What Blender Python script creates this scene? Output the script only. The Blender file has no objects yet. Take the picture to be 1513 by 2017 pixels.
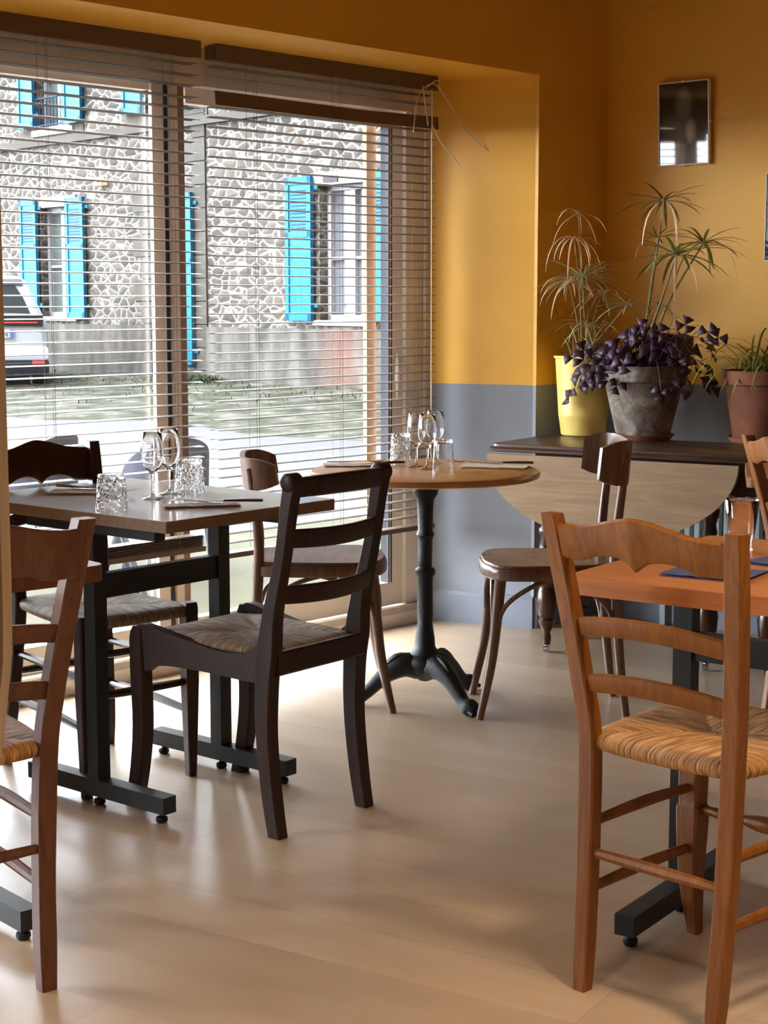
import bpy, bmesh, math, random
from mathutils import Vector, Matrix
random.seed(7)
SC = bpy.context.scene
COL = SC.collection
R = math.radians
PI = math.pi

# ------------------------------------------------------------------ camera
CAM_H = 1.32
cd = bpy.data.cameras.new('camera'); cam = bpy.data.objects.new('camera', cd); COL.objects.link(cam)
cam.location = (0, 0, CAM_H); cam.rotation_euler = (R(90 - 7.25), 0, 0)
cd.sensor_fit = 'VERTICAL'; cd.sensor_height = 36.0; cd.lens = 36.0 * 3280.0 / 2017.0
cd.clip_start = 0.05; cd.clip_end = 300
SC.camera = cam
# ------------------------------------------------------------------ world, sun, daylight
SC.view_settings.view_transform = 'Standard'; SC.view_settings.look = 'None'
SC.view_settings.gamma = 1.0; SC.view_settings.use_curve_mapping = False
SC.view_settings.exposure = 0.55
SKY_BACK = 1.6
SKY_BRIGHT = 29.0
SUN_STRENGTH = 3.0
FILL = 16.0
wd = bpy.data.worlds.new('sky'); SC.world = wd; wd.use_nodes = True
# hazy sky, brightest over the street in front of the window
wt = wd.node_tree; bg = wt.nodes['Background']; bg.inputs[0].default_value = (0.88, 0.94, 1.0, 1)
g_ = wt.nodes.new('ShaderNodeTexCoord'); vd = wt.nodes.new('ShaderNodeVectorMath'); vd.operation = 'DOT_PRODUCT'
vd.inputs[1].default_value = Vector((-0.72, 0.50, 0.48)).normalized()
mr = wt.nodes.new('ShaderNodeMapRange'); mr.interpolation_type = 'SMOOTHSTEP'
mr.inputs[1].default_value = 0.05; mr.inputs[2].default_value = 0.85; mr.inputs[3].default_value = SKY_BACK; mr.inputs[4].default_value = SKY_BRIGHT
wt.links.new(g_.outputs['Generated'], vd.inputs[0]); wt.links.new(vd.outputs['Value'], mr.inputs[0]); wt.links.new(mr.outputs[0], bg.inputs[1])
def light(name, kind, loc, rot, energy, color=(1, 1, 1), **kw):
    l = bpy.data.lights.new(name, kind); l.energy = energy; l.color = color
    for k, v in kw.items(): setattr(l, k, v)
    o = bpy.data.objects.new(name, l); COL.objects.link(o); o.location = loc; o.rotation_euler = rot
    return o
def aim(o, d): o.rotation_euler = Vector(d).to_track_quat('-Z', 'Y').to_euler()
s = light('sun', 'SUN', (0, 0, 20), (0, 0, 0), SUN_STRENGTH, (1, 0.96, 0.9), angle=R(1.0))
aim(s, (0.30, 0.62, -0.85))
# window wall frame: origin, direction along the wall, direction into the room
WO = Vector((0.14, 6.774, 0)); WDIR = Vector((0.6794, 0.7337, 0)); WN = Vector((0.7337, -0.6794, 0))
def W(s, n, z=0.0): return WO + WDIR * s + WN * n + Vector((0, 0, z))
o = light('window_portal', 'AREA', W(-1.35, -0.14, 1.12), (0, 0, 0), 1, shape='RECTANGLE', size=2.9, size_y=2.2)
aim(o, WN); o.data.cycles.is_portal = True
o = light('window_portal', 'AREA', W(-4.65, -0.14, 1.15), (0, 0, 0), 1, shape='RECTANGLE', size=1.6, size_y=2.1)
aim(o, WN); o.data.cycles.is_portal = True
# the room's lamps, over the tables behind and to the right of the camera
o = light('ceiling_lamp', 'AREA', (1.0, 2.2, 2.35), (0, 0, 0), FILL, (1, 0.76, 0.50), shape='DISK', size=0.35, spread=R(115))
o = light('ceiling_lamp', 'AREA', (-0.6, 1.5, 2.35), (0, 0, 0), FILL * 0.8, (1, 0.80, 0.58), shape='DISK', size=0.35, spread=R(115))

# ------------------------------------------------------------------ materials
def srgb(r, g, b):
    f = lambda c: (c / 255 / 12.92) if c / 255 <= 0.04045 else ((c / 255 + 0.055) / 1.055) ** 2.4
    return (f(r), f(g), f(b), 1)
class NT:
    def __init__(s, name):
        s.m = bpy.data.materials.new(name); s.m.use_nodes = True; s.t = s.m.node_tree; s.n = s.t.nodes
        s.b = s.n['Principled BSDF']; s.out = s.n['Material Output']
    def new(s, kind, **kw):
        nd = s.n.new(kind)
        for k, v in kw.items(): setattr(nd, k, v)
        return nd
    def link(s, a, b): s.t.links.new(a, b)
    def coords(s, scale=(1, 1, 1), rot=(0, 0, 0), what='Object'):
        tc = s.new('ShaderNodeTexCoord'); mp = s.new('ShaderNodeMapping')
        mp.inputs['Scale'].default_value = scale; mp.inputs['Rotation'].default_value = rot
        s.link(tc.outputs[what], mp.inputs[0]); return mp.outputs[0]
    def wcoords(s, scale=(1, 1, 1), rot=(0, 0, 0)):
        g = s.new('ShaderNodeNewGeometry'); mr_ = s.new('ShaderNodeMapping'); mp = s.new('ShaderNodeMapping')
        mp.inputs['Scale'].default_value = scale; mr_.inputs['Rotation'].default_value = rot
        s.link(g.outputs['Position'], mr_.inputs[0]); s.link(mr_.outputs[0], mp.inputs[0]); return mp.outputs[0]
    def noise(s, co, scale, detail=4, rough=0.55, dist=0):
        nd = s.new('ShaderNodeTexNoise'); nd.inputs['Scale'].default_value = scale
        nd.inputs['Detail'].default_value = detail; nd.inputs['Roughness'].default_value = rough
        nd.inputs['Distortion'].default_value = dist
        if co is not None: s.link(co, nd.inputs['Vector'])
        return nd.outputs['Fac']
    def ramp(s, fac, stops):
        nd = s.new('ShaderNodeValToRGB'); e = nd.color_ramp.elements
        while len(e) < len(stops): e.new(0.5)
        for i, (p, c) in enumerate(stops): e[i].position = p; e[i].color = c
        s.link(fac, nd.inputs[0]); return nd.outputs[0]
    def mix(s, fac, a, b, mode='MIX'):
        nd = s.new('ShaderNodeMix', data_type='RGBA', blend_type=mode)
        for sock, v in ((nd.inputs[0], fac), (nd.inputs[6], a), (nd.inputs[7], b)):
            if hasattr(v, 'links') or hasattr(v, 'is_linked'): s.link(v, sock)
            else: sock.default_value = v
        return nd.outputs[2]
    def math(s, op, a, b=None):
        nd = s.new('ShaderNodeMath', operation=op)
        for i, v in enumerate((a, b)):
            if v is None: continue
            if hasattr(v, 'is_linked'): s.link(v, nd.inputs[i])
            else: nd.inputs[i].default_value = v
        return nd.outputs[0]
    def bump(s, h, strength=0.3, dist=0.01):
        nd = s.new('ShaderNodeBump'); nd.inputs['Strength'].default_value = strength; nd.inputs['Distance'].default_value = dist
        s.link(h, nd.inputs['Height']); s.link(nd.outputs[0], s.b.inputs['Normal'])
    def set(s, color=None, rough=None, metal=None, **kw):
        if color is not None:
            if hasattr(color, 'is_linked'): s.link(color, s.b.inputs['Base Color'])
            else: s.b.inputs['Base Color'].default_value = color
        if rough is not None:
            if hasattr(rough, 'is_linked'): s.link(rough, s.b.inputs['Roughness'])
            else: s.b.inputs['Roughness'].default_value = rough
        if metal is not None: s.b.inputs['Metallic'].default_value = metal
        for k, v in kw.items(): s.b.inputs[k].default_value = v
        return s.m
def sc(c, k): return (c[0] * k, c[1] * k, c[2] * k, 1)
def plain(name, c, rough=0.5, metal=0.0, var=0.12, scale=9, bump=0.0, **kw):
    t = NT(name); co = t.coords()
    f = t.noise(co, scale, 5)
    col = t.ramp(f, [(0.3, sc(c, 1 - var)), (0.7, sc(c, 1 + var))])
    if bump: t.bump(t.noise(co, scale * 8, 4), bump, 0.004)
    return t.set(col, rough, metal, **kw)
def wood(name, c1, c2, rough=0.38, axis=2, scale=1.0, bump=0.12, worn=0.0):
    t = NT(name); st = [14 * scale] * 3; st[axis] = 1.1 * scale
    co = t.coords(tuple(st))
    f = t.noise(co, 5, 8, 0.62, 0.9)
    col = t.ramp(f, [(0.28, c2), (0.5, tuple((a + b) / 2 for a, b in zip(c1, c2))), (0.72, c1)])
    f2 = t.noise(t.coords((2.2, 2.2, 2.2)), 2.4, 3)
    col = t.mix(t.math('MULTIPLY', f2, 0.5), col, sc(c2, 0.75))
    t.bump(f, bump, 0.003)
    return t.set(col, t.math('ADD', t.math('MULTIPLY', f2, 0.2), rough - 0.1))
M = {}
M['wood_dark'] = wood('wood_dark', srgb(70, 38, 30), srgb(40, 22, 18), 0.36)
M['wood_umber'] = wood('wood_umber', srgb(62, 38, 30), srgb(34, 20, 17), 0.42); M['wood_umber'].node_tree.nodes['Principled BSDF'].inputs['Specular IOR Level'].default_value = 0.3
M['wood_orange'] = wood('wood_orange', srgb(156, 98, 36), srgb(108, 60, 16), 0.40)
M['wood_brown'] = wood('wood_brown', srgb(118, 70, 42), srgb(74, 40, 26), 0.40)
M['wood_bistro'] = wood('wood_bistro', srgb(138, 106, 86), srgb(88, 62, 50), 0.30)
M['wood_bistro_seat'] = wood('wood_bistro_seat', srgb(138, 104, 80), srgb(92, 66, 52), 0.30, axis=0)
M['wood_round_top'] = wood('wood_round_top', srgb(206, 156, 104), srgb(176, 124, 76), 0.30, axis=0, scale=0.8, bump=0.02)
M['wood_right_top'] = wood('wood_right_top', srgb(200, 130, 78), srgb(164, 98, 54), 0.34, axis=0, scale=0.8, bump=0.02)
M['wood_edge'] = wood('wood_edge', srgb(158, 126, 98), srgb(118, 90, 68), 0.45, axis=0)
M['wood_antique'] = wood('wood_antique', srgb(90, 62, 48), srgb(44, 28, 22), 0.35, axis=0)
M['wood_leaf'] = wood('wood_leaf', srgb(178, 148, 112), srgb(138, 110, 80), 0.6, axis=0, scale=0.6, bump=0.05)
M['wood_turned'] = wood('wood_turned', srgb(84, 50, 38), srgb(44, 24, 20), 0.25)
def post_mat():
    t = NT('pitted_pale_wood'); co = t.coords((10, 10, 1)); f = t.noise(co, 5, 6)
    col = t.ramp(f, [(0.3, srgb(202, 178, 146)), (0.7, srgb(224, 202, 170))])
    v = t.new('ShaderNodeTexVoronoi'); v.inputs['Scale'].default_value = 22; t.link(t.coords((1, 1, 1)), v.inputs['Vector'])
    k = t.math('LESS_THAN', v.outputs['Distance'], 0.10)
    return t.set(t.mix(k, col, srgb(66, 40, 26)), 0.55)
M['post'] = post_mat()
M['laminate'] = plain('grey_laminate', srgb(214, 210, 206), 0.12, var=0.02, scale=30)
M['black_metal'] = plain('black_metal', srgb(26, 30, 34), 0.5, 0.0, var=0.1, scale=20)
M['cast_iron'] = plain('cast_iron', srgb(24, 30, 36), 0.42, 0.2, var=0.3, scale=30, bump=0.6)
M['rubber'] = plain('rubber', srgb(22, 22, 24), 0.6)
M['frame_white'] = plain('window_frame_paint', srgb(226, 214, 198), 0.42, var=0.05, scale=4)
M['frame_taupe'] = plain('mullion_paint', srgb(214, 200, 184), 0.5, var=0.05, scale=4)
M['frame_track'] = plain('window_track', srgb(56, 58, 66), 0.6)
M['frame_brown'] = plain('window_brown_seal', srgb(136, 108, 90), 0.5)
M['sill_stone'] = plain('sill_stone', srgb(188, 174, 158), 0.6, var=0.14, scale=7, bump=0.15)
M['peach_reveal'] = plain('peach_render', srgb(168, 130, 98), 0.8, var=0.05)
M['blind'] = plain('taupe_blind_slats', srgb(108, 94, 84), 0.6, var=0.03)
M['blind_rail'] = plain('brown_blind_rail', srgb(96, 76, 66), 0.45, var=0.05)
M['cord'] = plain('blind_cord', srgb(120, 112, 104), 0.7)
M['cord_white'] = plain('white_cord', srgb(226, 210, 186), 0.55)
M['steel'] = plain('cutlery_steel', srgb(196, 194, 190), 0.16, 1.0, var=0.03)
M['handle_dark'] = plain('dark_handle', srgb(70, 48, 34), 0.4)
M['handle_brown'] = plain('brown_handle', srgb(132, 92, 78), 0.4)
M['napkin_taupe'] = plain('taupe_paper', srgb(190, 170, 156), 0.9, var=0.05)
M['napkin_cream'] = plain('cream_paper', srgb(226, 206, 178), 0.9, var=0.04)
M['napkin_navy'] = plain('navy_paper', srgb(52, 56, 96), 0.85, var=0.08)
M['pot_yellow'] = plain('yellow_plastic', srgb(248, 216, 118), 0.38, var=0.03, scale=4)
M['terracotta'] = plain('terracotta', srgb(128, 76, 52), 0.85, var=0.25, scale=12, bump=0.2)
M['saucer'] = plain('terracotta_saucer', srgb(160, 100, 74), 0.7, var=0.12, scale=12)
M['soil'] = plain('soil', srgb(44, 32, 24), 0.95, var=0.4, scale=40, bump=0.6)
def limepot():
    t = NT('limed_stone_pot'); co = t.coords(); f = t.noise(co, 11, 8, 0.65, 0.5)
    col = t.ramp(f, [(0.35, srgb(92, 74, 62)), (0.5, srgb(128, 118, 106)), (0.68, srgb(196, 190, 176))])
    t.bump(f, 0.4, 0.006); return t.set(col, 0.85)
M['limepot'] = limepot()
def leafmat(name, a, b):
    t = NT(name); f = t.noise(t.coords(), 13, 3); col = t.ramp(f, [(0.3, a), (0.7, b)])
    return t.set(col, 0.5)
M['leaf_green'] = leafmat('papyrus_green', srgb(92, 104, 38), srgb(152, 152, 76))
M['leaf_pale'] = leafmat('papyrus_pale', srgb(152, 154, 100), srgb(204, 198, 148))
M['leaf_dry'] = leafmat('papyrus_dry', srgb(204, 164, 124), srgb(240, 212, 176))
M['leaf_purple'] = leafmat('oxalis_purple', srgb(44, 22, 40), srgb(80, 54, 78))
M['stem'] = leafmat('plant_stem', srgb(96, 86, 42), srgb(150, 132, 78))
M['radiator'] = plain('radiator_enamel', srgb(150, 160, 164), 0.4, var=0.06)
M['car_white'] = plain('car_white', srgb(168, 174, 182), 0.2, var=0.01, **{'Coat Weight': 0.5})
M['car_black'] = plain('car_black_plastic', srgb(22, 24, 30), 0.6, **{'Specular IOR Level': 0.15})
M['car_glass'] = plain('car_glass', srgb(18, 24, 28), 0.3, **{'Specular IOR Level': 0.15})
M['car_red'] = plain('car_tail_red', srgb(170, 30, 34), 0.2)
M['plate_white'] = plain('plate_white', srgb(170, 170, 172), 0.4, var=0.01)
M['plate_blue'] = plain('plate_blue', srgb(50, 80, 170), 0.4)
M['plate_ink'] = plain('plate_ink', srgb(30, 32, 48), 0.5)
M['shutter'] = plain('turquoise_shutter', srgb(6, 132, 176), 0.5, var=0.04, scale=2)
M['shutter_dark'] = plain('shutter_slat_gap', srgb(12, 66, 104), 0.6)
M['house_window'] = plain('house_window_white', srgb(158, 158, 164), 0.4, var=0.02)
M['house_pane'] = plain('house_pane', srgb(136, 140, 150), 0.08, var=0.1, scale=1.5)
M['dark_void'] = plain('dark_house_pane', srgb(66, 74, 72), 0.1)
M['concrete'] = plain('house_render', srgb(110, 106, 100), 0.9, var=0.2, scale=1.2)
M['shade_blue'] = plain('shade_blue_grey', srgb(26, 30, 46), 0.8)  # kept dark so the tub shapes read as shade
M['patio_metal'] = plain('patio_metal', srgb(52, 60, 74), 0.5)

def glass(name, bump=0.0, tint=(1, 1, 1, 1)):
    t = NT(name)
    t.set(tint, 0.0, 0.0, **{'Transmission Weight': 1.0, 'IOR': 1.46})
    if bump:
        v = t.new('ShaderNodeTexVoronoi'); v.inputs['Scale'].default_value = 90; t.link(t.coords(), v.inputs['Vector'])
        t.bump(v.outputs['Distance'], bump, 0.004)
    return t.m
M['glass'] = glass('clear_glass'); M['glass_crackle'] = glass('crackle_glass', 0.9)
def pane_mat():
    t = NT('window_glass'); t.n.remove(t.b)
    tr = t.new('ShaderNodeBsdfTransparent'); gl = t.new('ShaderNodeBsdfGlossy'); gl.inputs['Roughness'].default_value = 0.0
    lw = t.new('ShaderNodeLayerWeight'); lw.inputs['Blend'].default_value = 0.5; mx = t.new('ShaderNodeMixShader')
    t.link(t.math('ADD', 0.04, t.math('MULTIPLY', 0.9, t.math('POWER', lw.outputs['Facing'], 5.0))), mx.inputs[0]); t.link(tr.outputs[0], mx.inputs[1]); t.link(gl.outputs[0], mx.inputs[2])
    t.link(mx.outputs[0], t.out.inputs[0]); return t.m
M['pane'] = pane_mat()

def wall_mat():
    t = NT('two_tone_wall'); g = t.new('ShaderNodeNewGeometry'); sp = t.new('ShaderNodeSeparateXYZ'); t.link(g.outputs['Position'], sp.inputs[0])
    w = t.wcoords(); f = t.noise(w, 2.2, 4); f2 = t.noise(w, 60, 3)
    zz = t.math('ADD', sp.outputs['Z'], t.math('MULTIPLY', f2, 0.003))
    k = t.math('GREATER_THAN', zz, 0.985)
    yel = t.ramp(f, [(0.3, srgb(232, 172, 54)), (0.7, srgb(240, 184, 66))])
    gry = t.ramp(f, [(0.3, srgb(126, 132, 142)), (0.7, srgb(142, 148, 158))])
    t.bump(f2, 0.12, 0.002)
    return t.set(t.mix(k, gry, yel), 0.5)
M['wall'] = wall_mat()
M['skirting'] = plain('grey_skirting', srgb(134, 142, 156), 0.45, var=0.06)
M['ceiling'] = plain('ceiling_paint', srgb(150, 112, 62), 0.8, var=0.02)
M['yellow_only'] = plain('yellow_soffit', srgb(226, 176, 92), 0.6, var=0.05)
def floor_mat():
    t = NT('vinyl_plank_floor'); co = t.wcoords((1, 1, 1), (0, 0, R(-148)))
    br = t.new('ShaderNodeTexBrick'); t.link(co, br.inputs['Vector'])
    br.offset = 0.37; br.inputs['Scale'].default_value = 1.0
    br.inputs['Brick Width'].default_value = 1.25; br.inputs['Row Height'].default_value = 0.19
    br.inputs['Mortar Size'].default_value = 0.003; br.inputs['Mortar Smooth'].default_value = 0.6; br.inputs['Bias'].default_value = 0.0
    br.inputs['Color1'].default_value = srgb(162, 140, 116); br.inputs['Color2'].default_value = srgb(198, 176, 150)
    br.inputs['Mortar'].default_value = srgb(150, 130, 110)
    gr = t.noise(t.wcoords((0.7, 4, 1), (0, 0, R(-148))), 2.0, 2, 0.5, 0.0)
    col = t.mix(0.35, br.outputs['Color'], t.ramp(gr, [(0.3, srgb(160, 138, 112)), (0.7, srgb(210, 188, 162))]))
    f3 = t.noise(t.wcoords((1, 2.5, 1), (0, 0, R(-148))), 2.2, 3)
    col = t.mix(t.math('MULTIPLY', f3, 0.6), col, srgb(158, 134, 108))
    return t.set(col, 0.31, **{'IOR': 1.9})
M['floor'] = floor_mat()
def rush_mat(name, a, b, dark):
    t = NT(name); tc = t.new('ShaderNodeTexCoord')
    mp = t.new('ShaderNodeMapping'); mp.inputs['Scale'].default_value = (1, 0.05, 1); t.link(tc.outputs['UV'], mp.inputs[0])
    w = t.noise(mp.outputs[0], 210, 3, 0.6)
    w2 = t.noise(mp.outputs[0], 420, 2, 0.6)
    col = t.ramp(w, [(0.36, dark), (0.5, b), (0.66, a)])
    t.bump(t.math('ADD', w, t.math('MULTIPLY', w2, 0.5)), 0.9, 0.006)
    return t.set(col, 0.6)
M['rush_straw'] = rush_mat('straw_rush', srgb(214, 166, 104), srgb(176, 124, 66), srgb(96, 60, 28))
M['rush_grey'] = rush_mat('grey_rush', srgb(196, 176, 148), srgb(150, 128, 104), srgb(84, 66, 50))
def stone_mat():
    t = NT('rubble_stone_wall'); co = t.coords((.9, 1, 1.6))
    wv = t.new('ShaderNodeTexNoise'); wv.inputs['Scale'].default_value = 2.2; wv.inputs['Detail'].default_value = 3; t.link(co, wv.inputs['Vector'])
    mixv = t.new('ShaderNodeMix', data_type='VECTOR'); mixv.inputs[0].default_value = 0.13
    t.link(co, mixv.inputs[4]); t.link(wv.outputs['Color'], mixv.inputs[5])
    v = t.new('ShaderNodeTexVoronoi', feature='DISTANCE_TO_EDGE'); v.inputs['Scale'].default_value = 5.6
    c = t.new('ShaderNodeTexVoronoi', feature='F1'); c.inputs['Scale'].default_value = 5.6
    t.link(mixv.outputs[1], v.inputs['Vector']); t.link(mixv.outputs[1], c.inputs['Vector'])
    sp = t.new('ShaderNodeSeparateColor'); t.link(c.outputs['Color'], sp.inputs[0])
    st = t.ramp(sp.outputs[0], [(0.0, srgb(84, 81, 78)), (0.4, srgb(104, 101, 96)), (0.8, srgb(124, 119, 112)), (1.0, srgb(116, 102, 90))])
    n2 = t.noise(co, 22, 4); st = t.mix(t.math('MULTIPLY', n2, 0.5), st, srgb(92, 89, 85))
    k = t.ramp(t.math('ADD', v.outputs['Distance'], t.math('MULTIPLY', t.noise(co, 9, 3), 0.05)), [(0.05, (1, 1, 1, 1)), (0.14, (0, 0, 0, 1))])
    col = t.mix(k, st, srgb(160, 158, 154))
    t.bump(v.outputs['Distance'], 0.6, 0.05)
    return t.set(col, 0.95)
M['stone'] = stone_mat()
def dressed():
    t = NT('dressed_stone'); f = t.noise(t.coords(), 3, 5); return t.set(t.ramp(f, [(0.3, srgb(90, 88, 84)), (0.7, srgb(114, 110, 104))]), 0.9)
M['dressed'] = dressed()
def plinth_mat():
    t = NT('weathered_plinth'); co = t.coords((1, 1, 0.25)); f = t.noise(co, 5, 6)
    col = t.ramp(f, [(0.3, srgb(72, 70, 68)), (0.5, srgb(94, 92, 88)), (0.72, srgb(120, 118, 114))])
    tc = t.new('ShaderNodeTexCoord'); sp = t.new('ShaderNodeSeparateXYZ'); t.link(tc.outputs['Object'], sp.inputs[0])
    a = t.math('ABSOLUTE', t.math('SUBTRACT', sp.outputs['X'], 0.75))
    red = t.math('MULTIPLY', t.math('SUBTRACT', 1.0, t.math('MULTIPLY', a, 1.7)), t.noise(co, 3, 4))
    red = t.math('MAXIMUM', red, 0.0)
    return t.set(t.mix(red, col, srgb(118, 70, 62)), 0.95)
M['plinth'] = plinth_mat()
def ground(name, stops, scale, rough=0.95, bump=0.3):
    t = NT(name); co = t.coords(); f = t.noise(co, scale, 8, 0.7); t.bump(f, bump, 0.02)
    return t.set(t.ramp(f, stops), rough)
M['asphalt'] = ground('pale_asphalt', [(0.3, srgb(98, 98, 102)), (0.7, srgb(110, 110, 112))], 6)
M['terrace'] = ground('terrace_paving', [(0.3, srgb(88, 88, 72)), (0.7, srgb(100, 98, 82))], 4)
M['verge'] = ground('grassy_verge', [(0.34, srgb(44, 50, 32)), (0.47, srgb(78, 82, 62)), (0.55, srgb(110, 110, 98)), (0.68, srgb(150, 148, 140))], 2.6)
M['grass'] = leafmat('grass_blades', srgb(48, 70, 26), srgb(72, 92, 40))

def dim(keys, k):           # scales the base colours of a material
    for key in keys:
        for nd in M[key].node_tree.nodes:
            if nd.type == 'VALTORGB':
                for e in nd.color_ramp.elements:
                    if not (key == 'stone' and tuple(e.color[:3]) in ((1, 1, 1), (0, 0, 0))): e.color = sc(e.color, k)
            elif nd.type == 'MIX':
                for i in (6, 7):
                    if not nd.inputs[i].is_linked: nd.inputs[i].default_value = sc(nd.inputs[i].default_value, k)
            elif nd.type == 'BSDF_PRINCIPLED' and not nd.inputs[0].is_linked: nd.inputs[0].default_value = sc(nd.inputs[0].default_value, k)
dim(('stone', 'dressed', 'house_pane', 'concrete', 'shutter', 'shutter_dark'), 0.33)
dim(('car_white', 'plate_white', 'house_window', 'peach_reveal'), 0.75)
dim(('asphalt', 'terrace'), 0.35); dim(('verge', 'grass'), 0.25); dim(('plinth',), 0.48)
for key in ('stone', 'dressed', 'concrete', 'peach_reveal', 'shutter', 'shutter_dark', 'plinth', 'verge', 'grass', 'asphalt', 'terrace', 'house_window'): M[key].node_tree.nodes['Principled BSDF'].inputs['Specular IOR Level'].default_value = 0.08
# ------------------------------------------------------------------ mesh helpers
def loft(bm, rings, cap=True, closed=True, loop=False):
    vs = [[bm.verts.new(p) for p in r] for r in rings]
    n = len(rings[0]); m = len(vs)
    for i in range(m if loop else m - 1):
        a, b = vs[i], vs[(i + 1) % m]
        for j in range(n if closed else n - 1):
            k = (j + 1) % n
            bm.faces.new((a[j], a[k], b[k], b[j]))
    if cap and not loop:
        bm.faces.new(vs[0][::-1]); bm.faces.new(vs[-1])
    return vs
def catmull(pts, k=6):
    out = []; n = len(pts)
    for i in range(n - 1):
        p0, p1, p2, p3 = pts[max(i - 1, 0)], pts[i], pts[i + 1], pts[min(i + 2, n - 1)]
        for j in range(k):
            t = j / k
            out.append(tuple(0.5 * (2 * b + (c - a) * t + (2 * a - 5 * b + 4 * c - d) * t * t + (3 * b - a - 3 * c + d) * t ** 3)
                             for a, b, c, d in zip(p0, p1, p2, p3)))
    out.append(tuple(pts[-1])); return out
def oct_ring(cx, cy, z, w, d, ch=0.2):
    a, b = w / 2, d / 2; c = min(a, b) * ch
    return [(cx + x, cy + y, z) for x, y in ((-a + c, -b), (a - c, -b), (a, -b + c), (a, b - c), (a - c, b), (-a + c, b), (-a, b - c), (-a, -b + c))]
def post(bm, pts, k=5, ch=0.2):            # pts: (x, y, z, width, depth), horizontal sections
    q = catmull(pts, k) if k > 1 else pts
    loft(bm, [oct_ring(x, y, z, w, d, ch) for x, y, z, w, d in q])
def tube(bm, pts, rad, seg=8, k=0, flat=1.0):
    if not isinstance(rad, (list, tuple)): rad = [rad] * len(pts)
    if k:
        q = catmull([tuple(p) + (r,) for p, r in zip(pts, rad)], k); pts = [p[:3] for p in q]; rad = [p[3] for p in q]
    P = [Vector(p) for p in pts]; rings = []
    t0 = (P[1] - P[0]).normalized()
    ref = Vector((0, 0, 1)) if abs(t0.z) < 0.9 else Vector((1, 0, 0))
    nrm = t0.cross(ref).normalized()
    for i, p in enumerate(P):
        t = (P[min(i + 1, len(P) - 1)] - P[max(i - 1, 0)]).normalized()
        nrm = (nrm - t * nrm.dot(t)).normalized(); bn = t.cross(nrm)
        rings.append([tuple(p + nrm * math.cos(2 * PI * j / seg) * rad[i] + bn * math.sin(2 * PI * j / seg) * rad[i] * flat) for j in range(seg)])
    loft(bm, rings)
def lathe(bm, prof, seg=28, cx=0, cy=0, cz=0, closed=False):
    rings = [[(cx + max(r, 0.0003) * math.cos(2 * PI * j / seg), cy + max(r, 0.0003) * math.sin(2 * PI * j / seg), cz + z) for j in range(seg)] for r, z in prof]
    loft(bm, rings, cap=not closed, loop=closed)
def box(bm, x0, x1, y0, y1, z0, z1, mat=None):
    r = [[(x0, y0, z), (x1, y0, z), (x1, y1, z), (x0, y1, z)] for z in (z0, z1)]
    if mat is not None: r = [[tuple(mat @ Vector(p)) for p in q] for q in r]
    loft(bm, r)
def prism(bm, poly, a, b, axis=2):           # outline extruded along an axis
    def P(u, v, w): return {2: (u, v, w), 1: (u, w, v), 0: (w, u, v)}[axis]
    loft(bm, [[P(u, v, a) for u, v in poly], [P(u, v, b) for u, v in poly]])
def rslab(bm, pts, e, z0, z1):               # plan outline with a softened upper and lower edge
    cx = sum(p[0] for p in pts) / len(pts); cy = sum(p[1] for p in pts) / len(pts)
    def ins(k): return [(cx + (x - cx) * k, cy + (y - cy) * k) for x, y in pts]
    sz = max(abs(p[0] - cx) + abs(p[1] - cy) for p in pts); k = 1 - e / sz * 1.4
    loft(bm, [[(x, y, z) for x, y in ins(kk)] for kk, z in ((k, z0), (1, z0 + e), (1, z1 - e), (k, z1))])
def board(bm, x0, x1, ft, fb, fy, th, N=24, tilt=0.0):  # a rail between two posts: top, bottom and bow as functions of t in -1..1
    rings = []
    for i in range(N + 1):
        t = -1 + 2 * i / N; x = x0 + (x1 - x0) * i / N; zt, zb, y = ft(t), fb(t), fy(t); c = th * 0.25
        yt = y - tilt * (zt - zb)
        rings.append([(x, y - th / 2, zb + c), (x, y - th / 2 + c, zb), (x, y + th / 2 - c, zb), (x, y + th / 2, zb + c),
                      (x, yt + th / 2, zt - c), (x, yt + th / 2 - c, zt), (x, yt - th / 2 + c, zt), (x, yt - th / 2, zt - c)])
    loft(bm, rings)
def obj(name, bm, mat, parent=None, label=None, smooth=40, kind=None):
    bmesh.ops.recalc_face_normals(bm, faces=bm.faces)
    for f in bm.faces: f.smooth = True
    if smooth is not None:
        lim = R(smooth)
        for e in bm.edges:
            if len(e.link_faces) == 2 and e.calc_face_angle(0) > lim: e.smooth = False
    me = bpy.data.meshes.new(name); bm.to_mesh(me); bm.free()
    me.materials.append(M[mat] if isinstance(mat, str) else mat)
    o = bpy.data.objects.new(name, me); COL.objects.link(o)
    if parent is not None: o.parent = parent
    if label: o['label'] = label
    if kind: o['kind'] = kind
    return o
def mk(fn, *a, **k):
    bm = bmesh.new(); fn(bm, *a, **k); return bm
def tag(o, label, cat, group=None):
    o['label'] = label; o['category'] = cat
    if group: o['group'] = group
    return o
def thing(name, label, cat, loc=(0, 0, 0), rz=0.0, group=None):
    o = bpy.data.objects.new(name, None); COL.objects.link(o); o.location = loc; o.rotation_euler = (0, 0, rz)
    return tag(o, label, cat, group)
def dup(root, loc, rz, label, group=None):
    r = root.copy(); COL.objects.link(r); r.location = loc; r.rotation_euler = (0, 0, rz); r['label'] = label
    if group: r['group'] = group
    for ch in list(root.children):
        c = ch.copy(); COL.objects.link(c); c.parent = r
        for g in ch.children:
            d = g.copy(); COL.objects.link(d); d.parent = c
    return r
def struct(name, bm, mat, parent=None):
    return obj(name, bm, mat, parent, smooth=30, kind='structure')
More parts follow.
